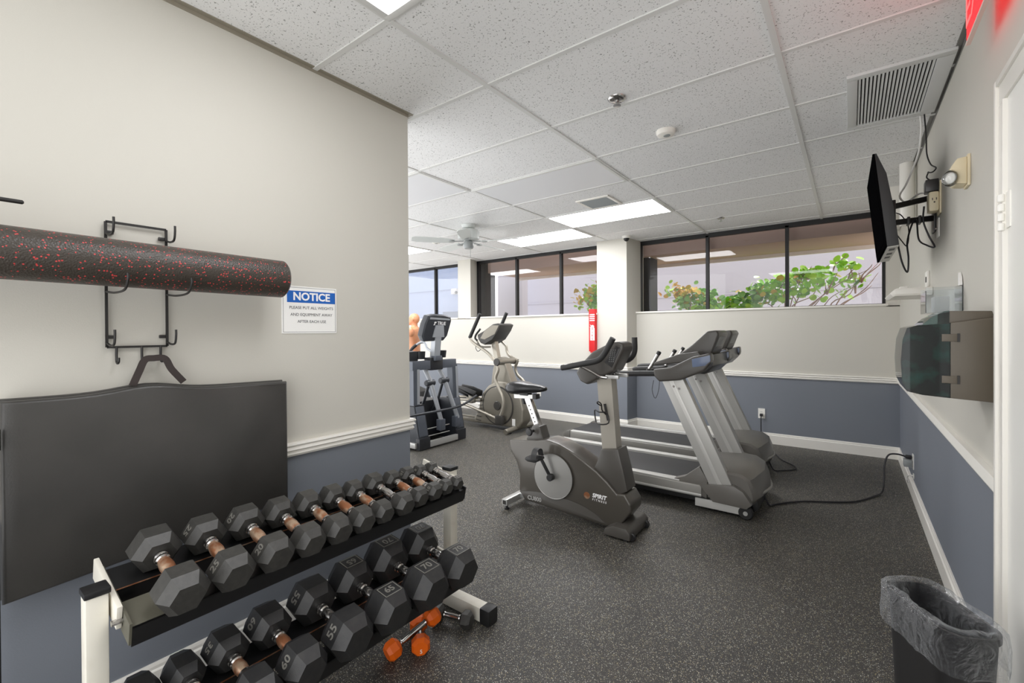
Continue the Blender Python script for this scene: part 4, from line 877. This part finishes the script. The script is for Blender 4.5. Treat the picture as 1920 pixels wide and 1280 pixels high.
def true_elliptical():
    yc = 3.75; e = thing('elliptical_trainer', 'dark navy elliptical trainer with twin front towers beside the end of the left wall', 'elliptical trainer', (-4.5, yc, 0))
    for y0, y1, zt in ((3.375, 3.53, .49), (3.97, 4.125, .52)):
        t = MB().prism([(-4.75, .02), (-4.75, .22), (-4.45, zt-.05), (-4.10, zt), (-3.93, zt), (-3.855, .14), (-3.845, .02)], y0, y1, 'Y', bevel=.012).build('side_tower', 'true_navy', e)
        MB().prism([(-3.935, zt-.005), (-3.862, .155), (-3.852, .155), (-3.922, zt-.005)], y0+.02, y1-.02, 'Y', bevel=.002).build('front_plate', 'true_blue', t)
        MB().box(-3.90, -3.835, y0-.004, y1+.004, .005, .135, bevel=.008).build('tower_shoe', 'true_black', t)
        MB().lathe([(.008, .02), (.018, .012), (.018, 0), (.001, 0)], (-3.88, (y0+y1)/2, 0), (0, 0, 1), 12).build('levelling_foot', 'black_plastic', t)
        MB().box(-4.03, -3.93, y0+.01, y1-.01, zt-.004, zt+.012, bevel=.004).build('tower_cap', 'true_black', t)
    for ya, yb in ((3.345, 3.435), (3.955, 4.045)):
        up = MB().loft([[V((x-.045, y-.045, z)), V((x+.045, y-.045, z)), V((x+.045, y+.045, z)), V((x-.045, y+.045, z))] for x, y, z in ((-3.975, ya+.072 if ya < 3.7 else ya+.098, .50), (-3.945, ya+.045, .93))]).build('upright', 'true_blue', e)
        MB().loft([[V((x-.01, y-.018, z)), V((x+.003, y-.018, z)), V((x+.003, y+.018, z)), V((x-.01, y+.018, z))] for x, y, z in ((-3.928, ya+.095 if ya < 3.7 else ya+.122, .51), (-3.899, ya+.072, .91))]).build('upright_strip', 'true_silver', up)
    MB().box(-3.99, -3.90, 3.335, 3.63, .90, 1.0, bevel=.006).build('crossbar', 'true_blue', e)
    MB().box(-3.99, -3.90, 3.775, 4.03, .90, 1.0, bevel=.006).build('crossbar', 'true_blue', e)
    MB().box(-4.01, -3.895, 3.60, 3.80, .885, 1.035, bevel=.012).build('mast_base', 'true_black', e)
    MB().box(-3.94, -3.86, 3.645, 3.755, .995, 1.055, bevel=.012).build('mast_boot', 'true_blue', e)
    MB().loft([[V((x-.04, y-w_, z)), V((x+.03, y-w_, z)), V((x+.03, y+w_, z)), V((x-.04, y+w_, z))] for x, y, w_, z in ((-3.92, 3.695, .047, 1.03), (-3.87, 3.69, .047, 1.40))]).build('mast', 'true_silver', e)
    d = V((.18, 0, .98)).normalized(); n = V((.98, 0, -.18)).normalized(); c0 = V((-3.905, 3.675, 1.225))
    out = [(-.185, .0), (-.225, .06), (-.205, .20), (-.165, .30), (-.08, .315), (.09, .315), (.20, .295), (.215, .25), (.175, .06), (.12, .005)]
    c = MB().loft([[c0+V((0, y*k, 0))+d*(.16+(z-.16)*k)+n*h for y, z in out] for h, k in ((-.06, .97), (-.035, 1), (.015, .99), (.03, .92))]).build('console', 'true_navy', e, sharp=30)
    MB().loft([[c0+V((0, y, 0))+d*z+n*h for y, z in ((-.145, .262), (.175, .255), (.172, .275), (-.14, .286))] for h in (.027, .0335)]).build('trim_strip', 'true_silver', c)
    q = c0+d*.215+n*.0335; text('TRUE', .055, q+V((0, .045, 0)), (0, 1, -.03), d, 'white_ink', c, 'lettering', .0006, width=.0015)
    lg = MB(); lg.loft([[q+V((0, a, 0))+d*b+n*h for a, b in ((-.085, -.02), (-.06, .0), (-.075, .0), (-.07, .02), (-.04, .02), (-.04, .005), (-.055, .005), (-.06, -.02))] for h in (0, .001)]); lg.build('emblem', 'white_ink', c)
    MB().loft([[V((-3.885, 3.60, 1.27)), V((-3.85, 3.60, 1.27)), V((-3.85, 3.78, 1.27)), V((-3.885, 3.78, 1.27))], [V((-3.868, 3.63, 1.41)), V((-3.828, 3.63, 1.41)), V((-3.828, 3.75, 1.41)), V((-3.868, 3.75, 1.41))]]).build('console_bracket', 'true_silver', e)
    for y in (3.45, 3.52): pass
    MB().lathe([(.055, 0), (.062, .09), (.056, .09), (.05, .01), (.001, .01)], (-4.03, 3.56, 1.015), (0, 0, 1), 20).build('cup_holder', 'true_black', e)
    MB().box(-4.10, -4.0, 3.36, 3.50, 1.0, 1.11, bevel=.012).build('accessory_tray', 'true_black', e)
    MB().lathe([(.055, 0), (.066, .085), (.06, .085), (.05, .01), (.001, .01)], (-4.03, 3.90, 1.02), (0, 0, 1), 20).build('cup_holder', 'true_black', e)
    MB().tube([(-4.35, 3.66, 1.05), (-4.32, 3.70, 1.13), (-4.27, 3.76, 1.195), (-4.22, 3.80, 1.20), (-4.18, 3.81, 1.13), (-4.10, 3.83, 1.085)], .016, 10).build('fixed_handle', 'true_silver', e)
    MB().tube([(-4.36, 3.655, 1.03), (-4.33, 3.69, 1.12), (-4.29, 3.73, 1.175)], .020, 10).build('handle_grip', 'true_black', e)
    MB().tube([(-4.12, 3.92, 1.24), (-4.12, 3.96, 1.10)], .015, 10, smooth=False).build('fixed_handle', 'true_silver', e)
    for a, b, m, bl in (((-3.95, 3.555, .91), (-3.86, 3.735, .27), (-3.92, 3.62, .75), (3.69, 3.775)), ((-3.95, 3.765, .91), (-3.855, 4.0, .28), (-3.92, 3.845, .76), (3.945, 4.03))):
        MB().tube([a, m, b], .026, 12, smooth=False).build('swing_tube', 'true_silver', e)
        j = V(m); MB().cyl(j+V((0, -.075, -.01)), j+V((0, .055, -.01)), .035, seg=18, bevel=.006).build('pivot_sleeve', 'true_navy', e)
        MB().box(-3.905, -3.835, bl[0], bl[1], .175, .305, bevel=.008).build('swing_block', 'true_blue', e)
        MB().tube([j+V((-.02, -.02, -.05)), j+V((-.12, -.03, -.30)), j+V((-.3, -.03, -.50))], .018, 10).build('rear_link', 'true_navy', e)
    for z in (.215, .13): MB().cyl((-3.90, 3.53, z), (-3.90, 3.90, z), .006, seg=8).build('axle_pin', 'steel_satin', e)
    MB().box(-3.865, -3.825, 3.53, 3.975, .022, .088, bevel=.004).build('front_crossmember', 'steel_satin', e)
    MB().box(-5.55, -3.87, 3.335, 3.37, .03, .09, bevel=.004).build('base_rail', 'steel_satin', e)
    MB().box(-5.55, -4.70, 3.40, 4.10, .03, .12, bevel=.01).build('base_deck', 'true_black', e)
    MB().box(-4.75, -4.12, 3.54, 3.96, .05, .50, bevel=.02).build('drive_housing', 'true_black', e)
    MB().tube([(-3.80, 3.20, .425), (-3.79, 3.50, .425), (-3.79, 3.85, .425), (-3.82, 4.10, .445), (-3.90, 4.40, .50)], .014, 10).build('front_guard_bar', 'true_navy', e)
true_elliptical()

# ------------------------------------------------------------------ training dummy
def dummy():
    c = V((-5.83, 5.03, 0)); f = V((-.86, -.50, 0)).normalized(); s = V((-f.y, f.x, 0)); up = V((0, 0, 1))
    e = thing('training_dummy', 'flesh coloured bald training dummy torso behind the navy elliptical', 'training dummy', (c.x, c.y, 0))
    def ring(z, fw, bk, sd, dx=0, p=2.3, n=28):
        r = []
        for i in range(n):
            a = 2*PI*i/n; ca, sa = math.cos(a), math.sin(a)
            x = math.copysign(abs(ca)**(2/p), ca)*(fw if ca > 0 else bk); y = math.copysign(abs(sa)**(2/p), sa)*sd
            r.append(c+f*(x+dx)+s*y+up*z)
        return r
    m = MB()
    m.loft([ring(.93, .06, .06, .10), ring(.96, .085, .085, .135), ring(1.05, .095, .085, .14), ring(1.14, .09, .085, .145), ring(1.22, .10, .095, .165), ring(1.29, .115, .105, .185), ring(1.34, .11, .105, .19), ring(1.38, .085, .095, .175), ring(1.41, .055, .075, .11), ring(1.425, .045, .055, .065), ring(1.45, .045, .05, .05), ring(1.475, .05, .052, .05)])
    for k in (-1, 1):
        m.ell(c+s*.085*k+f*.075+up*1.315, .05, .075, .05, mat=Matrix.Rotation(math.atan2(f.y, f.x), 3, 'Z'))
        m.ell(c+s*.185*k+up*1.335, .062, .055, .075)
        for z, r in ((1.06, .032), (1.115, .034), (1.17, .036)): m.ell(c+s*.036*k+f*.082+up*z, .022, .034, r*.8, mat=Matrix.Rotation(math.atan2(f.y, f.x), 3, 'Z'))
        m.ell(c+s*.078*k+f*.0+up*1.545, .02, .009, .028, mat=Matrix.Rotation(math.atan2(f.y, f.x), 3, 'Z'))    # ears
        m.ell(c+s*.034*k+f*.092+up*1.565, .012, .026, .009, mat=Matrix.Rotation(math.atan2(f.y, f.x), 3, 'Z'))   # brow
    m.ell(c+up*1.555, .092, .074, .092, mat=Matrix.Rotation(math.atan2(f.y, f.x), 3, 'Z'))
    m.ell(c+f*.045+up*1.505, .055, .052, .058, mat=Matrix.Rotation(math.atan2(f.y, f.x), 3, 'Z'))
    m.ell(c+f*.098+up*1.535, .018, .014, .024); m.ell(c+f*.09+up*1.495, .014, .026, .010, mat=Matrix.Rotation(math.atan2(f.y, f.x), 3, 'Z')); m.ell(c+f*.082+up*1.465, .02, .03, .016)
    o = m.build('torso', 'skin_rubber', e, sharp=180)
    r = o.modifiers.new('merge', 'REMESH'); r.mode = 'VOXEL'; r.voxel_size = .008; r.use_smooth_shade = True
    q = o.modifiers.new('soften', 'SMOOTH'); q.iterations = 4; q.factor = .5
    MB().cyl(c+up*.40, c+up*.95, .055, seg=24).build('pedestal_post', 'black_plastic', e)
    MB().lathe([(.24, 0), (.27, .04), (.27, .22), (.22, .36), (.10, .42), (.06, .44)], c, up, 32).build('pedestal_base', 'black_plastic', e)
dummy()

# ------------------------------------------------------------------ fittings on the back and right walls
def outlet(name, label, o, out, plug=None):
    """duplex wall outlet at o with outward normal out"""
    o, n = V(o), V(out); s = V((-n.y, n.x, 0)); u = V((0, 0, 1)); e = thing('wall_outlet', label, 'wall outlet', o)
    def plate(a, b, h0, h1, bev=.002):
        bb = MB(); rings = [[o+s*x+u*z+n*h for x, z in ((-a, -b), (a, -b), (a, b), (-a, b))] for h in (h0, h1)]; bb.loft(rings); return bb
    plate(.036, .058, 0, .006).build('cover_plate', 'outlet_white', e)
    for z in (-.02, .02):
        b = MB(); b.loft([[o+s*(x)+u*(z+zz)+n*h for x, zz in ((-.016, -.013), (.016, -.013), (.016, .013), (-.016, .013))] for h in (.006, .008)]); k = b.build('socket', 'outlet_white', e)
        for x in (-.006, .006):
            b = MB(); b.loft([[o+s*(x+xx)+u*(z+zz)+n*h for xx, zz in ((-.0012, -.005), (.0012, -.005), (.0012, .005), (-.0012, .005))] for h in (.008, .0084)]); b.build('slot', 'slot_dark', k)
    return e
outlet('a', 'white wall outlet on the back wall behind the black saddle', (-3.85, YC, .39), (0, -1, 0))
ot = outlet('b', 'white wall outlet with a black plug on the back wall right of the treadmills', (-.845, YB, .345), (0, -1, 0))
ot2 = outlet('c', 'white wall outlet low on the right wall with a grey adapter', (XR, 4.80, .27), (-1, 0, 0))
c_ = MB().box(-.86, -.83, YB-.045, YB-.008, .315, .345, bevel=.005); c_.tube([(-.845, YB-.04, .325), (-.845, YB-.05, .27), (-.84, YB-.06, .12), (-.80, YB-.12, .012), (-.70, 5.70, .008), (-.62, 5.45, .008), (-.55, 5.28, .008), (-.45, 5.15, .008), (-.42, 5.02, .008), (-.52, 4.90, .008), (-.58, 4.84, .02), (-.625, 4.86, .10)], .0055, 8)
c_.build('power_cord', 'cable_black', tm2)
c_ = MB().box(XR-.05, XR-.010, 4.785, 4.815, .290, .318, bevel=.006); c_.tube([(XR-.045, 4.80, .304), (XR-.10, 4.80, .315), (XR-.155, 4.79, .30), (XR-.18, 4.77, .22), (XR-.185, 4.74, .10), (XR-.20, 4.68, .02), (XR-.26, 4.55, .009), (.02, 4.33, .009), (-.15, 4.20, .009), (-.28, 4.12, .009), (-.38, 4.02, .009), (-.47, 3.90, .009), (-.49, 3.84, .02), (-.525, 3.84, .09)], .0065, 8)
c_.build('power_cord', 'cable_black', tm)
solo(MB().prism([(4.765, .228), (4.835, .228), (4.83, .285), (4.77, .285)], XR-.062, XR-.009, 'X', bevel=.006), 'power_adapter', 'fan_grey', 'grey plug-in power adapter in the low right wall outlet', 'power adapter')
def jack():
    e = thing('coax_cable', 'short white cable with a metal tip hanging below the right wall outlet', 'cable', (XR, 4.78, .12))
    MB().tube([(XR-.003, 4.76, .165), (XR-.02, 4.76, .168), (XR-.035, 4.78, .155), (XR-.04, 4.80, .13), (XR-.035, 4.80, .115)], .004, 8).build('lead', 'cable_white', e)
    MB().cyl((XR-.035, 4.80, .118), (XR-.03, 4.795, .095), .006, seg=10).build('connector', 'chrome', e)
    MB().box(XR-.006, XR-.0005, 4.735, 4.775, .145, .185, bevel=.001).build('jack_plate', 'outlet_white', e)
jack()
def fire_sign():
    e = thing('fire_extinguisher_sign', 'tall red projecting fire extinguisher sign on the wall beside the column', 'sign', (-2.90, YC, 1.05))
    x0, x1 = -2.975, -2.86
    b = MB().prism([(x0, YC-.002), (x0+.012, YC-.055), (x1-.012, YC-.055), (x1, YC-.002)], 1.045, 1.64, 'Z', bevel=.002).build('sign_body', 'red_plastic', e)
    MB().box(-2.945, -2.885, YC-.05, YC-.004, 1.028, 1.046).build('lower_lip', 'red_plastic', e)
    y = YC-.0556
    MB().box(-2.942, -2.874, y-.0004, y, 1.20, 1.375).build('white_panel', 'white_ink', e)
    for i, ch in enumerate('FIRE'): text(ch, .046, (-2.908, y-.0008, 1.352-.043*i), (1, 0, 0), (0, 0, 1), 'red_plastic', e, 'lettering', .0003, width=.001)
    MB().prism([(-2.948, 1.425), (-2.925, 1.41), (-2.90, 1.418), (-2.88, 1.40), (-2.885, 1.375), (-2.905, 1.385), (-2.93, 1.375), (-2.952, 1.388), (-2.925, 1.395)], y-.0005, y, 'Y').build('pictogram', 'white_ink', e)
    for i in range(4): MB().box(-2.948, -2.872, y-.0005, y, 1.475+.027*i, 1.488+.027*i).build('text_line', 'white_ink', e)
fire_sign()

# television on the right wall
def tv():
    e = thing('television', 'black flat television tilted down on a wall arm at the right wall', 'television', (.25, 3.5, 1.75))
    ya, yb = 3.15, 3.87
    P0, P1 = V((.100, 0, 2.285)), V((.152, 0, 1.775)); d = (P1-P0).normalized(); n = V((-d.z, 0, d.x)); n = n if n.x > 0 else -n; L = (P1-P0).length
    sec = [(0, 0), (0, .010), (.05, .022), (.12, .040), (.30, .050), (L, .052), (L, 0)]
    pl = [((P0+d*a+n*b).x, (P0+d*a+n*b).z) for a, b in sec]
    MB().prism(pl, ya, yb, 'Y', bevel=.003).build('cabinet', 'dark_rubber', e)
    f = [((P0+d*a+n*b).x, (P0+d*a+n*b).z) for a, b in ((.0, -.008), (L, -.008), (L, .002), (.0, .002))]
    MB().prism(f, ya-.002, yb+.002, 'Y', bevel=.002).build('bezel', 'screen_black', e)
    f = [((P0+d*a+n*b).x, (P0+d*a+n*b).z) for a, b in ((.02, -.0095), (L-.03, -.0095), (L-.03, -.007), (.02, -.007))]
    MB().prism(f, ya+.02, yb-.02, 'Y').build('screen', 'screen_black', e)
    f = [((P0+d*a+n*b).x, (P0+d*a+n*b).z) for a, b in ((L, .004), (L+.006, .004), (L+.006, .05), (L, .05))]
    pp = MB().prism(f, ya+.01, yb-.05, 'Y').build('connector_panel', 'port_silver', e)
    for k, yy in enumerate((3.22, 3.40, 3.56)):
        f = [((P0+d*a+n*b).x, (P0+d*a+n*b).z) for a, b in ((L+.006, .015), (L+.0068, .015), (L+.0068, .04), (L+.006, .04))]
        MB().prism(f, yy, yy+.08, 'Y').build('connector', 'slot_dark', pp)
def tv_arm():
    e = thing('tv_wall_arm', 'black double-bar television wall bracket on the right wall', 'wall bracket', (XR, 3.62, 1.95))
    MB().box(XR-.012, XR-.001, 3.58, 3.68, 1.90, 2.16, bevel=.003).build('wall_plate', 'black_metal', e)
    MB().bar((.19, 3.55, 2.065), (XR-.03, 3.63, 2.105), .03, .032, bevel=.004).build('upper_bar', 'black_metal', e)
    MB().bar((.19, 3.55, 1.97), (XR-.01, 3.63, 1.985), .03, .032, bevel=.004).build('lower_bar', 'black_metal', e)
    MB().box(.176, .215, 3.51, 3.60, 1.94, 2.10, bevel=.004).build('tilt_head', 'black_metal', e)
    for x in (.27, .32): MB().box(x, x+.014, 3.565, 3.63, 1.955, 2.0, bevel=.003).build('cable_clip', 'black_metal', e)
tv(); tv_arm(); bpy.data.objects['television'].rotation_euler.z = math.radians(.5)
def surge():
    e = thing('surge_outlet', 'cream multi-socket surge outlet on the right wall beside the television arm', 'wall outlet', (XR, 3.47, 2.0))
    MB().box(XR-.008, XR-.0005, 3.40, 3.50, 1.97, 2.15, bevel=.002).build('cover_plate', 'cream_plastic', e)
    k = MB().box(XR-.052, XR-.008, 3.405, 3.495, 1.985, 2.095, bevel=.012).build('surge_body', 'cream_plastic', e)
    for x in (-.038, -.022): MB().box(XR+x, XR+x+.003, 3.4035, 3.4053, 2.045, 2.058).build('slot', 'slot_dark', k)
    MB().cyl((XR-.0285, 3.4035, 2.034), (XR-.0285, 3.4055, 2.034), .004, seg=10).build('slot', 'slot_dark', k)
surge()
solo(MB().box(XR-.065, XR-.009, 3.41, 3.49, 2.097, 2.165, bevel=.006), 'power_adapter', 'console_dark', 'dark brown power adapter on top of the cream surge outlet', 'power adapter')
def phone_jack():
    e = thing('wall_jack', 'small white wall jack plate below the surge outlet', 'wall jack', (XR, 3.50, 1.87))
    MB().box(XR-.006, XR-.0005, 3.46, 3.53, 1.85, 1.955, bevel=.002).build('cover_plate', 'outlet_white', e)
    MB().cyl((XR-.016, 3.495, 1.90), (XR-.006, 3.495, 1.90), .006, seg=10).build('connector', 'chrome', e)
phone_jack()
def cable(pts, r, m, label, cat='cable'): return solo(MB().tube(pts, r, 8), 'cable', m, label, cat)
cable([(.345, 3.56, H-.002), (.352, 3.55, 2.45), (.352, 3.52, 2.34), (.362, 3.46, 2.26), (.375, 3.38, 2.215), (.36, 3.36, 2.19), (.345, 3.40, 2.20), (.352, 3.45, 2.215), (.345, 3.46, 2.19), (XR-.04, 3.45, 2.166)], .0035, 'cable_black', 'thin black cable looping from the ceiling down to the brown adapter')
cable([(.33, 3.58, H-.002), (.335, 3.60, 2.50), (.325, 3.65, 2.38), (.28, 3.72, 2.24), (.245, 3.70, 2.16), (.27, 3.62, 2.10), (.315, 3.52, 2.115), (.345, 3.47, 2.105)], .005, 'cable_white', 'white cable drooping from the ceiling behind the television')
cable([(.215, 3.40, 1.83), (.235, 3.42, 1.72), (.262, 3.46, 1.66), (.268, 3.47, 1.74), (.265, 3.50, 1.84), (.29, 3.54, 1.95), (.31, 3.55, 1.97), (.315, 3.50, 1.85), (.35, 3.52, 1.815), (.385, 3.52, 1.80), (.36, 3.50, 1.86), (.335, 3.50, 1.95), (.335, 3.47, 2.03)], .0045, 'cable_black', 'tangled dark cable hanging in loops under the television arm')
cable([(.215, 3.62, 1.93), (.25, 3.64, 1.87), (.275, 3.66, 1.84), (.285, 3.67, 1.90), (.28, 3.67, 1.97), (.25, 3.66, 2.03), (.225, 3.66, 2.05)], .003, 'cable_black', 'thin black cable strung from the back of the television to its bracket')

def night_light():
    y = 2.70; e = thing('wall_beacon', 'cream wall fixture with a clear round glass bulb on the right wall', 'wall light', (XR, y, 1.93))
    MB().prism([(y-.055, 1.93), (y+.03, 1.93), (y+.055, 1.955), (y+.055, 2.06), (y-.055, 2.06)], XR-.010, XR-.0005, 'X', bevel=.002).build('back_plate', 'cream_plastic', e)
    MB().prism([(XR-.010, 1.938), (XR-.045, 1.945), (XR-.062, 1.965), (XR-.058, 2.02), (XR-.04, 2.05), (XR-.010, 2.053)], y-.048, y+.048, 'Y', bevel=.006).build('housing', 'cream_plastic', e)
    MB().ell((XR-.062, y-.05, 1.968), .026, .034, .034).build('glass_bulb', 'clear_plastic', e)
    MB().lathe([(.014, 0), (.024, .008), (.026, .012)], (XR-.060, y-.045, 1.968), (-.5, -.85, .0), 18).build('reflector', 'white_trim', e)
night_light()
def ledge():
    e = thing('wall_shelf', 'small white moulded wall shelf sticking out from the right wall', 'shelf', (.3, 3.9, 1.54))
    MB().prism([(.205, 1.565), (.198, 1.555), (.215, 1.535), (.228, 1.540), (XR-.001, 1.540), (XR-.001, 1.588), (.236, 1.588), (.222, 1.582)], 3.72, 4.25, 'Y', bevel=.003).build('shelf_board', 'white_trim', e)
    MB().box(.222, XR-.001, 3.712, 3.722, 1.548, 1.580, bevel=.003).build('moulding', 'white_trim', e)
    MB().box(.250, .285, 3.75, 3.85, 1.587, 1.600, bevel=.003).build('corner_block', 'white_trim', e)
ledge()
def thermostat():
    e = thing('wall_switch', 'white wall switch plate above the small white shelf', 'wall switch', (XR, 3.90, 1.60))
    MB().box(XR-.012, XR-.0005, 3.86, 3.98, 1.60, 1.70, bevel=.003).build('cover_plate', 'outlet_white', e)
    MB().box(XR-.015, XR-.011, 3.90, 3.93, 1.63, 1.665).build('toggle', 'slot_dark', e)
thermostat()
def brochure():
    e = thing('acrylic_holder', 'clear acrylic holder on the right wall above the towel dispenser', 'holder', (.35, 2.85, 1.38))
    a = (.275, XR-.002, 2.80, 2.98)
    b = MB()
    b.box(a[0], a[0]+.003, a[2], a[3], 1.405, 1.505); b.box(a[0], a[1], a[2], a[2]+.003, 1.405, 1.52); b.box(a[0], a[1], a[3]-.003, a[3], 1.405, 1.52); b.box(a[0], a[1], a[2], a[3], 1.402, 1.405); b.box(a[1]-.003, a[1], a[2], a[3], 1.405, 1.53)
    b.build('acrylic_box', 'clear_plastic', e)
    MB().box(.31, .36, 2.84, 2.95, 1.406, 1.48).build('wipes', 'paper', e)
    MB().prism([(2.80, 1.525), (2.84, 1.525), (2.84, 1.585), (2.81, 1.56)], XR-.012, XR-.003, 'X').build('curled_paper', 'paper', e)
brochure()
def spray():
    e = thing('spray_nozzle', 'white spray bottle top poking up behind the towel dispenser', 'spray bottle', (.30, 2.62, 1.38))
    MB().prism([(.285, 1.395), (.335, 1.395), (.33, 1.425), (.315, 1.437), (.292, 1.437), (.278, 1.425)], 2.60, 2.64, 'Y', bevel=.004).build('trigger_head', 'white_trim', e)
    MB().cyl((.31, 2.62, 1.355), (.31, 2.62, 1.396), .018, seg=14).build('neck', 'white_trim', e)
    MB().lathe([(.03, 0), (.034, .01), (.034, .10), (.018, .14)], (.31, 2.62, 1.22), (0, 0, 1), 18).build('bottle', 'clear_plastic', e)
def towel_dispenser():
    ya, yb = 2.23, 2.53; e = thing('towel_dispenser', 'brown paper towel dispenser with a smoked teal front on the right wall', 'towel dispenser', (XR, 2.38, 1.07))
    MB().prism([(.285, 1.082), (.395, 1.075), (.3995, 1.085), (.3995, 1.365), (.395, 1.37), (.285, 1.352)], ya, yb, 'Y', bevel=.004).build('back_housing', 'disp_brown', e)
    MB().prism([(.283, 1.350), (.397, 1.368), (.391, 1.392), (.284, 1.395)], ya+.012, yb-.012, 'Y', bevel=.003).build('top_cap', 'disp_brown', e)
    fr = [(.285, 1.082), (.285, 1.352), (.20, 1.345), (.168, 1.335), (.155, 1.29), (.150, 1.21), (.154, 1.13), (.168, 1.098), (.21, 1.088)]
    sh = MB()
    rings = [[V((x, y, z)) for x, z in fr] for y in (ya, yb)]
    sh.loft(rings).build('smoked_cover', 'smoked_plastic', e)
    MB().prism([(.284, 1.352), (.21, 1.345), (.235, 1.372), (.27, 1.394), (.284, 1.396)], ya+.012, yb-.012, 'Y').build('sloped_lid', 'smoked_plastic', e)
    k = .985; inn = [(.285+(x-.285)*k, 1.218+(z-1.218)*k) for x, z in fr]
    MB().prism(inn, ya+.008, yb-.008, 'Y', bevel=.004).build('towel_pack', 'disp_inner', e)
    for z in (1.285, 1.135):
        l = MB().box(.262, .303, ya-.003, ya+.004, z, z+.027, bevel=.002).build('latch', 'disp_brown', e)
        MB().box(.302, .309, ya-.0035, ya+.002, z-.001, z+.029).build('latch_slot', 'slot_dark', l)
towel_dispenser()

def wastebasket():
    c = V((.206, 1.80, 0)); a = math.radians(-61); u = V((math.cos(a), math.sin(a), 0)); v = V((-u.y, u.x, 0))
    e = thing('waste_bin', 'black waste bin beside the right wall, holding a clear bag', 'waste bin', c)
    def ring(L, W, z, r, n=7, wob=0, seed=0):
        L, W, r = L*.91, W*.93, r*.92
        rnd = random.Random(seed); pts = []
        for qx, qy, a0 in ((1, 1, 0), (-1, 1, PI/2), (-1, -1, PI), (1, -1, 1.5*PI)):
            for i in range(n+1):
                t = a0+PI/2*i/n; pts.append(c+u*(qx*(L/2-r)+r*math.cos(t))+v*(qy*(W/2-r)+r*math.sin(t))+V((0, 0, z)))
        out = []
        for i, p in enumerate(pts):
            q = pts[(i+1) % len(pts)]; m = max(1, int((q-p).length/.012))
            for k in range(m): out.append(p.lerp(q, k/m))
        if wob:
            ph = [rnd.uniform(0, 6.28) for _ in range(6)]
            N = len(out); o2 = []
            for i, p in enumerate(out):
                t = 2*PI*i/N; w_ = sum(math.sin(t*k+ph[j])*am for j, (k, am) in enumerate(((5, .35), (11, .4), (19, .5), (31, .35), (3, .3))))
                rad = (p-c); rad.z = 0; rad.normalize(); o2.append(p+rad*wob*w_+V((0, 0, wob*.8*math.sin(t*7+ph[5]))))
            out = o2
        return out
    def lft(specs, wob=0, cap=False):
        base = None; m = MB(); R_ = []
        for j, (L, W, z, r) in enumerate(specs): R_.append(ring(L, W, z, r, wob=wob, seed=j if wob else 0))
        n = len(R_[0]); rs = []
        for r in R_:
            rs.append([r[int(i*len(r)/n) % len(r)] for i in range(n)])
        m.loft(rs, cap=cap); return m
    zt = .515
    lft([(.24, .12, .0, .045), (.27, .135, .25, .05), (.300, .155, zt-.02, .06), (.312, .165, zt-.018, .062), (.312, .165, zt, .062), (.296, .150, zt, .06), (.262, .125, .25, .05), (.235, .11, .008, .045)], cap=True).build('bin_body', 'bin_black', e)
    t = thing('bin_liner', 'clear plastic bag folded over the rim of the black waste bin', 'bag', c+V((0, 0, zt-.12)))
    lft([(.336, .190, zt-.105, .07), (.342, .196, zt-.07, .07), (.338, .192, zt-.035, .068), (.332, .186, zt+.010, .066), (.300, .154, zt+.018, .062), (.276, .130, zt-.002, .056), (.262, .120, zt-.04, .052), (.235, .100, zt-.12, .046), (.20, .085, .24, .04)], wob=.004).build('bag', 'bag_film', t, sharp=180)
wastebasket()
